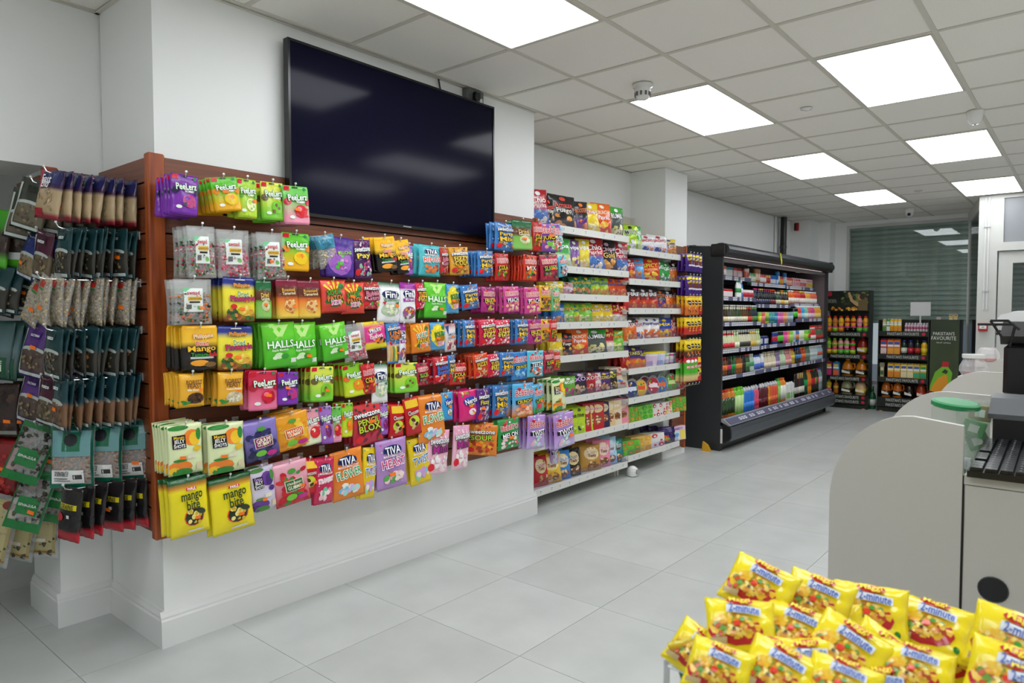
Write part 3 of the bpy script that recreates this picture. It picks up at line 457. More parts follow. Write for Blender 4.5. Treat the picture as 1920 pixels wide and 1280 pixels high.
chip('c_xo', 'black violet cookie bag', '2a2030', 'XO', 'd8a8f0', None, W3, ['d8b08a', 'c89a70', '5a3a28', 'e8c8a8'], w=.13, h=.16, d=.05, cat='biscuits')
chip('c_xor', 'red black cookie bag', '3a1c20', 'XO', 'f0e0d8', None, W3, ['e0c0a0', 'c8202c', '8a5a3a'], w=.13, h=.16, d=.05, cat='biscuits'); K['c_xor'].base = [(0, '241a1c'), (.2, 'b8202e'), (.6, 'a01c2a'), (1, '5a3a28')]
chip('c_moon', 'violet gold cone snack bag', '4a2a6a', 'CONO', 'e8d04a', None, W3, ['d8a060', 'e8c080', 'b88048'], w=.13, h=.17, d=.05, cat='biscuits')
chip('c_stix', 'black yellow salty stick bag', '2a2622', 'SALTY', 'e8e03a', None, W3, ['d8a84a', '6a4a2a', 'e8c870'], w=.12, h=.18, d=.05)
chip('c_candy', 'pink green sweet bag', '6aa83a', 'MOJO', W3, None, W3, ['d83a8a', 'e86aa8', 'c02a70', '8ac84a'], w=.13, h=.16, d=.05, cat='sweets')
chip('c_cream', 'cream red coffee biscuit bag', 'e0cdb0', 'Cheer', 'c8302c', None, W3, ['4a8ad0', 'd8402f', 'e8d8c0'], w=.13, h=.2, d=.05, cat='biscuits')
chip('c_takis', 'violet orange rolled chip bag', '4a2a7a', 'TAKIS', 'e8e02a', None, W3, ['f08a2a', 'e8642a', 'd8a02a'], w=.14, h=.2, low='ee7a22')
chip('c_limebag', 'lime cracker packet', 'bcd82a', 'lime', '3a4a1a', None, W3, ['d8e88a', '2a3a6a', 'b0cc2a'], w=.1, h=.25, d=.04, cat='biscuits')
def shon(n, look, base, oval, t):
    kd(n, look, 'biscuits', .14, .22, .06, 'pillow', base, [('E', .5, .33, .36, .24, oval), ('E', .55, .78, .28, .14, '8a5a34'), ('N', .25, .66, .9, .92, 9, ['7a4a2a', 'e8d0a8', 'c89a68', base], .09), ('T', t, .5, .28, .5, base, 'fff8e8', -.1, 1.4), ('T', 'Tasty', .5, .42, .4, '7a2a2a', None, 0, 1.3)], stand=True)
shon('s_red', 'red oval label cookie pack', 'c01f2c', 'ecd8a0', 'Shon'); shon('s_yel', 'yellow oval label cookie pack', 'eebc2a', 'f4e0a0', 'Shon'); shon('s_blue', 'blue oval label cookie pack', '3a86cc', 'f0e0b0', 'Shon')
shon('s_black', 'black oval label cookie pack', '201c1e', 'ecd498', 'Shon'); shon('s_gold', 'white sided gold cookie pack', 'c0903e', 'e8d0a0', 'Shon'); shon('s_pink', 'pink oval label cookie pack', 'ee8aa6', 'f4dcc0', 'Shon')
shon('s_sky', 'pale blue bow cookie pack', 'a8cbe6', 'd8e8f4', 'bisc'); shon('s_teal', 'teal chocolate cookie pack', '1f7a72', '2a9a8c', 'Cho')
def tall(n, look, base, oval):
    kd(n, look, 'biscuits', .1, .27, .045, 'box', base, [('E', .5, .22, .42, .16, oval), ('E', .5, .62, .38, .14, '8a5030'), ('N', .12, .5, .88, .8, 9, ['b07a48', 'e8c898', '6a3a20'], .12), ('T', 'bisco', .5, .2, .6, base, W3, -.1, 1.4)], stand=True)
tall('k_red', 'tall red biscuit carton', 'bc1f2a', 'ecd49a'); tall('k_navy', 'tall navy cream biscuit carton', '22284e', 'e8d09a'); tall('k_cream', 'tall cream orange biscuit carton', 'e2c290', 'f0dcb0'); tall('k_white', 'tall white beige biscuit carton', 'e4d4bc', 'e8c888'); tall('k_pink', 'tall pink biscuit carton', 'ee94a4', 'f4dcc8')
# blister packs of jelly cups
def blister(n, look, cols, base='efeee8'):
    kd(n, look, 'jelly cups', .16, .15, .05, 'box', base, [('E', .17+.33*i, .18+.32*j, .15, .15, cols[(i+j) % len(cols)]) for i in range(3) for j in range(3)]+[('E', .17+.33*i, .2+.32*j, .07, .07, cols[(i+j+1) % len(cols)]) for i in range(3) for j in range(3)], stand=True)
blister('j_gro', 'green orange jelly cup pack', ['5ab42a', 'e8862a', '7ac83a'], '7ab84a'); blister('j_green', 'all green jelly cup pack', ['6ac42a', '4aa83a'], '8ad05a'); blister('j_white', 'white red jelly cup pack', ['f0eeea', 'd82a3a', 'f6f0ee']); blister('j_yel', 'yellow pink jelly cup pack', ['f0c83a', 'f0d8dc', 'e86a7a']); blister('j_orange', 'amber jelly cup pack', ['e8a83a', 'f0c45a'], 'e8c070')
kd('foilp', 'violet foil sweet bag', 'sweets', .2, .18, .09, 'pillow', '2f1c5a', [('N', .1, .1, .9, .9, 12, ['4a2f7e', '22124a'], .05)], m=FOIL, stand=True)
kd('gbag', 'green orange fruit gummy bag', 'sweets', .17, .19, .06, 'pillow', '4a6a3a', [('E', .5, .5, .4, .38, '7ab03a'), ('N', .2, .25, .85, .85, 14, ['e8902a', 'f0c040', 'd84a2a', '3a7a2a'], .1)], stand=True)
kd('lilacbox', 'pink yellow lilac candy box', 'sweets', .17, .18, .05, 'box', 'ecc8dc', [('R', .05, .3, .3, .95, 'e88aa8'), ('R', .34, .3, .66, .95, 'd0e4f0'), ('R', .7, .3, .95, .95, 'f0d84a'), ('T', 'CANDY', .5, .16, .7, '7a4aa0'), ('E', .5, .6, .12, .14, '6aa8d8')], stand=True)
# chocolate multipacks on the pillar strips
def choc(n, look, base, c2, tc):
    kd(n, look, 'chocolate', .13, .19, .03, 'hang', [(0, base), (.45, base), (.6, c2), (1, c2)], [('R', .1, .1, .9, .2, tc), ('E', .5, .35, .3, .11, '2a1a14', .3), ('R', .3, .33, .7, .37, 'e8e0d0', .1), ('N', .2, .55, .8, .85, 6, ['c86a2a', '6a3018', 'e8a84a'], .1)])
choc('h_pur', 'deep violet chocolate multipack', '4a1f82', '3c1872', 'f2dc1e'); K['h_pur'].prims = [('R', .15, .08, .85, .2, 'f2dc1e', -.1), ('E', .55, .5, .25, .16, '6a3018'), ('T', 'Fudge', .5, .32, .6, 'f2dc1e', None, -.3, 1.4), ('R', .3, .62, .9, .7, 'd8d0e0')]
choc('h_gold', 'amber chocolate bear multipack', 'e8a82a', 'd8702a', 'f2dc1e'); choc('h_red', 'yellow red chocolate bear multipack', 'f0c81e', 'c82a24', 'f6e04a'); choc('h_brown', 'yellow brown chocolate multipack', 'f0cc1e', '5a2a1c', 'f6e04a')
kd('h_green', 'long red green biscuit multipack', 'biscuits', .1, .26, .03, 'hang', [(0, 'c8202c'), (.22, 'c8202c'), (.24, '4ab02a'), (.7, '4ab02a'), (.74, 'e0c888'), (.95, 'd8bc78'), (.96, 'c8202c'), (1, 'c8202c')], [('E', .5, .2, .3, .06, W3), ('E', .5, .42, .3, .07, 'd8283a'), ('T', 'BISC', .5, .42, .5, W3)])
# noodle packets in the wire bins
kd('noodle', 'yellow instant noodle packet', 'noodles', .135, .115, .034, 'noodle', 'f2dc1a', [('E', .42, .66, .4, .25, 'b8202a'), ('E', .42, .6, .38, .23, 'f0c22a'), ('N', .1, .42, .74, .78, 60, ['e8b42a', 'f4d860', 'e09a2a', 'f6e08a', 'e8a83a', 'f0cc50', 'c8502a', '6f9a3e'], .042), ('E', .45, .6, .055, .055, 'd83a24'), ('E', .52, .52, .04, .04, '3f9a34'), ('E', .4, .7, .025, .025, '3a2a1a'), ('E', .5, .16, .2, .09, 'c8202a'), ('R', .3, .27, .8, .41, 'dfe6f2', .04), ('E', .85, .88, .04, .05, '2f8a3a'), ('R', .06, .84, .3, .93, 'c0a878'),
   ('T', 'Maggi', .5, .16, .3, 'f8e01e', None, 0, 1.2), ('T', '2-minute', .56, .34, .44, '2a5ab8', None, .04, 1.5)])
# ------------------------------------------------------------------ materials of the room
WALL = mat('wall_paint', 'eeefed', .55, build=noise_bump(90, .08))
SKIRT = mat('gloss_paint', 'e4e5e3', .35, build=noise_bump(60, .05))
CEIL = mat('ceiling_tile', 'c9c4b8', .9, build=noise_col('ece8e0', 'f1eee7', 160, bump=.15))
GRID = mat('ceiling_grid', 'cecabf', .5, build=noise_bump(80, .05))
def _floor(nt, b):
    noise_col('bcbfbc', 'c8cbc8', 2.2, (1, 1, 1), 0, 6, .3, .7, 'Generated')(nt, b)
    oi = nt.nodes.new('ShaderNodeObjectInfo'); ml = nt.nodes.new('ShaderNodeMapRange'); hs = nt.nodes.new('ShaderNodeHueSaturation')
    ml.inputs['To Min'].default_value = .95; ml.inputs['To Max'].default_value = 1.03; nt.links.new(oi.outputs['Random'], ml.inputs['Value'])
    src = b.inputs['Base Color'].links[0].from_socket; nt.links.new(src, hs.inputs['Color']); nt.links.new(ml.outputs[0], hs.inputs['Value']); nt.links.new(hs.outputs[0], b.inputs['Base Color'])
FLOOR = mat('floor_tile', 'bcbfbc', .3, spec=.4, build=_floor)
GROUT = mat('grout', '6e6f6c', .9, build=noise_bump(60, .1))
SLAT = mat('slat_board', '7a4428', .38, build=noise_col('6b3a22', '85492b', 6, (.5, .5, 14), .03, 5))
POST = mat('stained_pine', 'a04a1e', .4, build=noise_col('7e3413', 'b4581f', 5, (6, 6, .5), .05, 5))
DARKGAP = mat('groove_black', '15100d', .8, build=noise_bump(30, .1))
WHITEMETAL = mat('white_steel', 'd9d8d2', .4, build=noise_bump(120, .03)); CREAM = mat('cream_panel', 'd6d0bc', .5, build=noise_bump(90, .05))
CHROME = mat('chrome_wire', 'd4d6d8', .2, 1, build=noise_bump(40, .03)); PEG = mat('peg_plate', 'e2e2de', .3, .4, build=noise_bump(60, .03))
CHAR = mat('charcoal_steel', '2b2d2f', .42, build=noise_bump(150, .04)); BLACK = mat('black_plastic', '0c0c0d', .35, build=noise_bump(120, .05))
BUMPER = mat('grey_bumper', '454a50', .4, build=noise_bump(90, .05)); GREYMET = mat('fridge_liner', '3a3638', .5, build=noise_bump(60, .05))
RAIL = mat('violet_rail', '5c5b78', .4, build=noise_bump(90, .03)); CARD = mat('price_card_white', 'e6e6e4', .6, build=noise_bump(90, .03))
WHITEPL = mat('white_plastic', 'dededc', .4, build=noise_bump(90, .03)); COUNTER = mat('counter_laminate', 'bfbdb6', .35, build=noise_bump(70, .04))
LIGHT = mat('light_diffuser', 'ffffff', .5, emit='f6faff', estr=PANEL_LIGHT, build=None)
REDPL = mat('red_plastic', 'b01820', .35, build=noise_bump(80, .05)); YELPL = mat('yellow_card', 'e8dc1a', .5, build=noise_bump(80, .05))
SHUT = mat('shutter_steel', 'b8c4bc', .45, 0, build=noise_col('acb8b0', 'c2cec6', 8, (1, 1, 1), .03)); PANE = glass_mat('window_glass', 'f2f6f4', 1.5)
FRAMEW = mat('window_frame_white', 'c6c6c0', .35, build=noise_bump(60, .04))
def st(o): o['kind'] = 'structure'; return o
def wallbox(name, *a, m=None): return st(box(name, m or WALL, *a))
ZC = 2.89
# ------------------------------------------------------------------ room shell
floor = st(box('floor', GROUT, -6.2, 1.6, -2.4, 12.9, -.12, -.003))
tx, ty, fx0, fy0 = .6268, .637, -2.4717, 1.61
tile_me = MB().box(-tx/2+.0012, tx/2-.0012, -ty/2+.0012, ty/2-.0012, -.012, 0).mesh('floor_tile', FLOOR)
for i in range(-6, 7):
    for j in range(-6, 17):
        x, y = fx0+tx*(i+.5), fy0+ty*(j+.5)
        if -6 < x < 1.5 and -2.3 < y < 11.8 and (x > -3.9 or y < 3):
            o = link(bpy.data.objects.new('tile', tile_me), floor); o.location = (x, y, 0)
wallbox('wall_television', -3.66, -3.095, 1.308, 3.93, 0, ZC)
wallbox('wall_left', -3.9, -3.655, 3.9, 12.0, 0, ZC)
wallbox('wall_pillar', -3.66, -3.26, 6.227, 6.7, 0, ZC)
wallbox('wall_pier', -4.05, -3.67, 1.085, 1.7, 0, ZC)
wallbox('wall_lintel', -4.05, -3.67, -2.4, 1.085, 2.133, ZC)
wallbox('wall_side_aisle', -6.3, -6.2, -2.4, 4.2, 0, ZC); wallbox('wall_aisle_end', -6.2, -3.9, 3.2, 3.3, 0, ZC)
wallbox('wall_rear', -6.3, 1.7, -2.5, -2.4, 0, ZC); wallbox('wall_right', 1.6, 1.7, -2.4, 10.3, 0, ZC)
wallbox('wall_back', -3.66, -3.03, 11.85, 12.0, 0, ZC); wallbox('wall_sill', -3.03, -1.38, 11.85, 12.0, 0, .36); wallbox('wall_header', -3.03, -1.38, 11.85, 12.0, 2.83, ZC)
wallbox('trim_pilaster', -3.36, -3.2, 11.55, 11.85, 0, ZC, m=WALL); wallbox('wall_back_nib', -3.66, -3.36, 11.1, 11.85, 0, ZC)
ceil = st(box('ceiling', GROUT, -6.3, 1.7, -2.5, 12.0, ZC+.02, ZC+.08))
gx0, gy0 = -2.457, 2.915
ctile = MB().box(-.288, .288, -.288, .288, 0, .012).mesh('ceiling_tile', CEIL)
LX = (-2, 0, 2) ; LCOLS = (0, 2, 4); LROWS = (-6, -2, 2, 6, 10)
lights = [(i, j) for i in LCOLS for j in LROWS if i < 4 or j < 6]  # counter-side column is added out of view to light that side
lset = {(i, j+k) for i, j in lights for k in (0, 1)}
for i in range(-6, 7):
    for j in range(-9, 15):
        if (i, j) in lset: continue
        x, y = gx0+.6*(i+.5), gy0+.6*(j+.5)
        if (x < -3.9 and y > 3) or y < -2.2 or y > 11.8: continue
        o = link(bpy.data.objects.new('tile', ctile), ceil); o.location = (x, y, ZC+.004)
for i in range(-6, 8): box('grid_bar', GRID, gx0+.6*i-.012, gx0+.6*i+.012, -2.4, 11.85, ZC-.002, ZC+.02, ceil)
for j in range(-8, 16): box('grid_bar', GRID, -6.2, 1.6, gy0+.6*j-.012, gy0+.6*j+.012, ZC-.0015, ZC+.02, ceil)
colname = {0: 'television-wall row', 2: 'middle row', 4: 'added counter-side row'}
for i, j in lights:
    x, y = gx0+.6*(i+.5), gy0+.6*(j+1); r = LROWS.index(j)
    t = tag(empty('ceiling_light', (x, y, ZC)), f'square-edged white ceiling light panel, {ORD[r+1]} from the rear of the {colname[i]}', 'ceiling light', 'ceiling light panels')
    box('diffuser', LIGHT, -.277, .277, -.577, .577, -.004, -.0025, t)
    MB().box(-.288, .288, -.588, -.577, -.006, .012).box(-.288, .288, .577, .588, -.006, .012).box(-.288, -.277, -.577, .577, -.006, .012).box(.277, .288, -.577, .577, -.006, .012).obj('frame', GRID, t)
# skirting with a moulded top
SK = [(0, 0), (.02, 0), (.02, .118), (.015, .125), (.015, .135), (.007, .15), (.004, .158), (0, .158)]
def skirt(name, ax, a, b, base, sgn):
    # ax = axis along which it runs, base = wall plane, sgn = outward direction
    st(MB().prism([(base+sgn*u, v) for u, v in SK], ax, a, b).obj(name, SKIRT))
skirt('baseboard_television', 'y', 1.288, 3.95, -3.095, 1); skirt('baseboard_alcove', 'x', -3.65, -3.095, 1.308, -1)
skirt('baseboard_pier', 'y', 1.065, 1.308, -3.67, 1); skirt('baseboard_pier_end', 'x', -4.05, -3.67, 1.085, -1); skirt('baseboard_return', 'x', -3.66, -3.095, 3.93, 1)
skirt('baseboard_back', 'x', -3.2, -1.38, 11.85, -1); skirt('baseboard_right', 'y', -2.4, 10.2, 1.6, -1)
# edge angle where the ceiling meets the walls
for k, (a, b) in enumerate((((-3.095, 1.308), (-3.075, 3.93)), ((-3.67, -2.4), (-3.65, 1.308)), ((-3.655, 3.93), (-3.635, 6.227)), ((-3.655, 6.7), (-3.635, 11.85)))):
    st(box('trim_%d' % (k+1), GRID, a[0], b[0], a[1], b[1], ZC-.006, ZC-.001))
st(box('trim_5', GRID, -3.67, -3.095, 1.288, 1.308, ZC-.006, ZC-.001))
# ------------------------------------------------------------------ shop front: window, angled return, door, shutter outside
wn = st(empty('window_1', (0, 0, 0)))
st(wn)
def wpart(n, m, *a): return box(n, m, *a, parent=wn)
wpart('frame', FRAMEW, -3.03, -2.99, 11.84, 11.93, .36, 2.83); wpart('frame', FRAMEW, -1.41, -1.395, 11.84, 11.93, .36, 2.83)
wpart('frame', FRAMEW, -2.99, -1.41, 11.84, 11.93, .36, .41); wpart('frame', FRAMEW, -2.99, -1.41, 11.84, 11.93, 2.785, 2.83)
wpart('pane', PANE, -2.99, -1.41, 11.885, 11.893, .41, 2.785)
SX = (-1.385, 11.82); EX = (-1.09, 10.32)
wr = st(empty('window_2', (SX[0], SX[1], 0), math.atan2(EX[1]-SX[1], EX[0]-SX[0]))); L2 = math.hypot(EX[0]-SX[0], EX[1]-SX[1])
box('pane', PANE, .012, L2-.03, -.004, .004, .3, 2.75, wr); box('frame', FRAMEW, 0, L2, -.03, .03, 2.75, ZC, wr); box('frame', FRAMEW, 0, L2, -.03, .03, 0, .3, wr); box('frame', FRAMEW, 0, .012, -.006, .006, .3, 2.75, wr)
wallbox('trim_door_post', -1.11, -.915, 10.2, 10.36, 0, ZC, m=FRAMEW)
wallbox('trim_door_head', -.915, 1.6, 10.17, 10.28, 2.21, 2.31, m=FRAMEW)
wallbox('trim_transom_top', -.915, 1.6, 10.2, 10.28, 2.84, ZC, m=FRAMEW)
tp = st(empty('window_3', (0, 0, 0)))
box('panel', mat('frosted_panel', '8a8c90', .35, build=noise_bump(40, .05)), -.86, 1.6, 10.225, 10.245, 2.31, 2.84, tp); box('frame', FRAMEW, -.915, -.86, 10.2, 10.28, 2.31, 2.84, tp)
dr = st(empty('door_1', (0, 0, 0)))
box('frame', FRAMEW, -.9, -.76, 10.21, 10.26, 0, 2.2, dr); box('frame', FRAMEW, .0, .14, 10.21, 10.26, 0, 2.2, dr); box('frame', FRAMEW, -.76, 0, 10.21, 10.26, 2.06, 2.2, dr); box('frame', FRAMEW, -.76, 0, 10.21, 10.26, 0, .25, dr)
box('pane', PANE, -.76, 0, 10.23, 10.238, .25, 2.06, dr)
box('door_closer', mat('brushed_bronze', '8a8270', .35, .8), -.62, -.46, 10.15, 10.2, 2.19, 2.215, dr)
wallbox('wall_front_right', .14, 1.6, 10.2, 10.3, 0, 2.21)
# two thin conduits clipped to the door post
for k, dx in enumerate((0, .035)):
    c = tag(empty('cable_conduit', (-1.04+dx, 10.19, 0)), ('thin white conduit clipped to the door post, window side', 'thin white conduit clipped to the door post, door side')[k], 'conduit', 'conduits on the door post')
    MB().tube([(0, 0, 1.5), (0, 0, 2.86)], .008).obj('pipe', WHITEPL, c)
    for z in (1.72, 2.5): box('clip', CHROME, -.014, .014, -.012, .008, z, z+.02, c)
sh = tag(empty('roller_shutter', (0, 12.13, 0)), 'closed grey-green steel roller shutter outside the front window', 'shutter')
lath = MB().prism([(.0, 0), (-.02, .008), (-.027, .026), (-.024, .044), (-.01, .057), (.004, .06), (.004, .0745), (.012, .0745), (.012, 0)], 'x', -3.6, 1.6).mesh('slat', SHUT)
for k in range(22): o = link(bpy.data.objects.new('slat', lath), sh); o.location = (0, 0, 1.345+k*.0745)
box('bottom_bar', SHUT, -3.6, 1.6, -.02, .02, 1.30, 1.345, sh)
st(box('pavement', mat('pavement_grey', '8c9096', .8, build=noise_bump(20, .2)), -8, 6, 12.9, 22, -.1, -.02))
vn = tag(empty('parked_van', (-.8, 15.1, -.02)), 'pale blue-white van seen under the shutter in the street', 'van')
VP = mat('pale_van_paint', 'c8d0dc', .4, build=noise_bump(20, .05)); MB().prism([(-1.7, .28), (1.7, .28), (1.72, 1.0), (1.2, 1.15), (.8, 1.85), (-1.7, 1.9)], 'y', -.85, .85).obj('body', VP, vn)
box('bumper', BLACK, -1.74, 1.74, -.87, .87, .24, .36, vn, .02)
for sx in (-1.1, 1.1):
    for sy in (-.84, .66): w_ = MB().lathe([(.31, 0), (.33, .03), (.33, .15), (.31, .18)], None, 18).obj('wheel', BLACK, vn); w_.matrix_basis = Matrix.Translation((sx, sy+.18, .33)) @ Matrix.Rotation(PI/2, 4, 'X'); MB().lathe([(.17, .181), (.16, .19)], None, 14).obj('hub', CHROME, w_)
# ------------------------------------------------------------------ slat walls
def slatwall(label, ax, a, b, face, sgn, z0, z1, posts):
    """boards run along ax between a and b on the wall plane face, facing sgn"""
    t = tag(empty('slatwall'), label, 'slatwall'); n = round((z1-z0)/.109); p = (z1-z0)/n
    def bx(u0, u1, d0, d1, za, zb, nm, m, bv=0):
        q = sorted((face+sgn*d0, face+sgn*d1))
        return box(nm, m, u0, u1, q[0], q[1], za, zb, t, bv) if ax == 'x' else box(nm, m, q[0], q[1], u0, u1, za, zb, t, bv)
    bx(a, b, .002, .012, z0, z1, 'groove_backing', DARKGAP)
    for k in range(n): bx(a, b, .0125, .03, z0+k*p+.003, z0+(k+1)*p-.005, 'slat', SLAT)
    for u0, u1, d0, d1 in posts: bx(u0, u1, d0, d1, z0-.02, z1+.008, 'corner_post', POST, .006)
    return t
slatwall('long brown slatwall under and around the television', 'y', 1.334, 3.9, -3.095, 1, .51, 2.135, [(1.262, 1.333, .0, .042), (3.901, 3.93, .002, .042)])
slatwall('narrow brown slatwall in the alcove beside the corner post', 'x', -3.635, -3.118, 1.308, -1, .51, 2.135, [])
slatwall('slim brown slatwall strip on the pier above the skirting', 'y', 1.113, 1.274, -3.67, 1, .51, 2.12, [(1.05, 1.112, .0, .035)])
slatwall('brown slatwall on the pier end facing the rear', 'x', -4.04, -3.702, 1.085, -1, .51, 2.1, [])
slatwall('brown slatwall on the pillar before the drinks chiller', 'y', 6.345, 6.6, -3.255, 1, .09, 2.14, [(6.601, 6.63, .002, .04)])
# ------------------------------------------------------------------ television and wall fittings
tv = tag(empty('television', (-3.066, 2.665, 2.376)), 'large black flat-screen television, switched off, on the slatwall', 'television')
box('back_case', BLACK, -.0, .03, -.72, .72, -.39, .39, tv)
MB().box(.005, .045, -.754, -.742, -.425, .425).box(.005, .045, .742, .754, -.425, .425).box(.005, .045, -.742, .742, .412, .425).box(.005, .045, -.742, .742, -.425, -.409).obj('bezel', mat('tv_bezel', '08080a', .25), tv)
box('screen', mat('tv_screen', '101024', .12, spec=.09), .03, .04, -.742, .742, -.409, .412, tv)
box('badge', mat('badge_silver', 'a8a8ac', .3, .8), .045, .047, -.03, .03, -.42, -.414, tv)
so = tag(empty('socket_box', (-3.095, 3.27, 2.84)), 'grey metal double socket with black plug above the television', 'socket')
box('back_box', mat('metalclad_grey', '6a6e6c', .4, .5), 0, .045, -.075, .075, -.042, .042, so, .004); box('plate', mat('metalclad_grey'), .045, .05, -.07, .07, -.038, .038, so)
box('plug', BLACK, .05, .085, -.035, .01, -.03, .02, so, .006); box('rocker', WHITEPL, .05, .055, .012, .03, .002, .03, so); MB().box(.05, .052, .035, .06, -.03, -.005).obj('socket_face', WHITEPL, so)
tag(MB().tube([(-3.085, 2.98, 2.885), (-3.08, 2.985, 2.84), (-3.078, 3.0, 2.79)], .005).obj('tv_cable', BLACK), 'thin black cable from the ceiling behind the television', 'cable')
# ------------------------------------------------------------------ hanging packets on the television wall
rng = random.Random(11)
HOOKS = {}
def hook_mesh(L):
    L = round(L, 2)
    if L not in HOOKS:
        HOOKS[L] = (MB().tube([(0, .0, 0), (0, -L+.02, 0), (0, -L+.004, .006), (0, -L-.004, .022)], .0027, None, 6).mesh('peg_hook', CHROME), MB().box(-.016, .016, -.004, 0, -.022, .012).mesh('hook_plate', PEG), MB().lathe([(.0045, 0), (.0055, .003), (.0045, .008), (.001, .009)], None, 8, (0, -L-.004, .021)).mesh('hook_tip', PEG))
    return HOOKS[L]
def put_hook(loc, rz, L, label, group):
    a, b, c = hook_mesh(L); o = link(bpy.data.objects.new('peg_hook', a)); o.matrix_world = Matrix.Translation(loc) @ Matrix.Rotation(rz, 4, 'Z'); tag(o, label, 'hook', group)
    link(bpy.data.objects.new('hook_plate', b), o); link(bpy.data.objects.new('hook_tip', c), o); return o
def TRS(loc, rz, roll=0, pitch=0, sc=(1, 1, 1)):
    return Matrix.Translation(loc) @ Matrix.Rotation(rz, 4, 'Z') @ Matrix.Rotation(pitch, 4, 'X') @ Matrix.Rotation(roll, 4, 'Y') @ Matrix.Diagonal((*sc, 1))
ROWN = ['top', 'second', 'third', 'fourth', 'fifth', 'sixth', 'bottom']
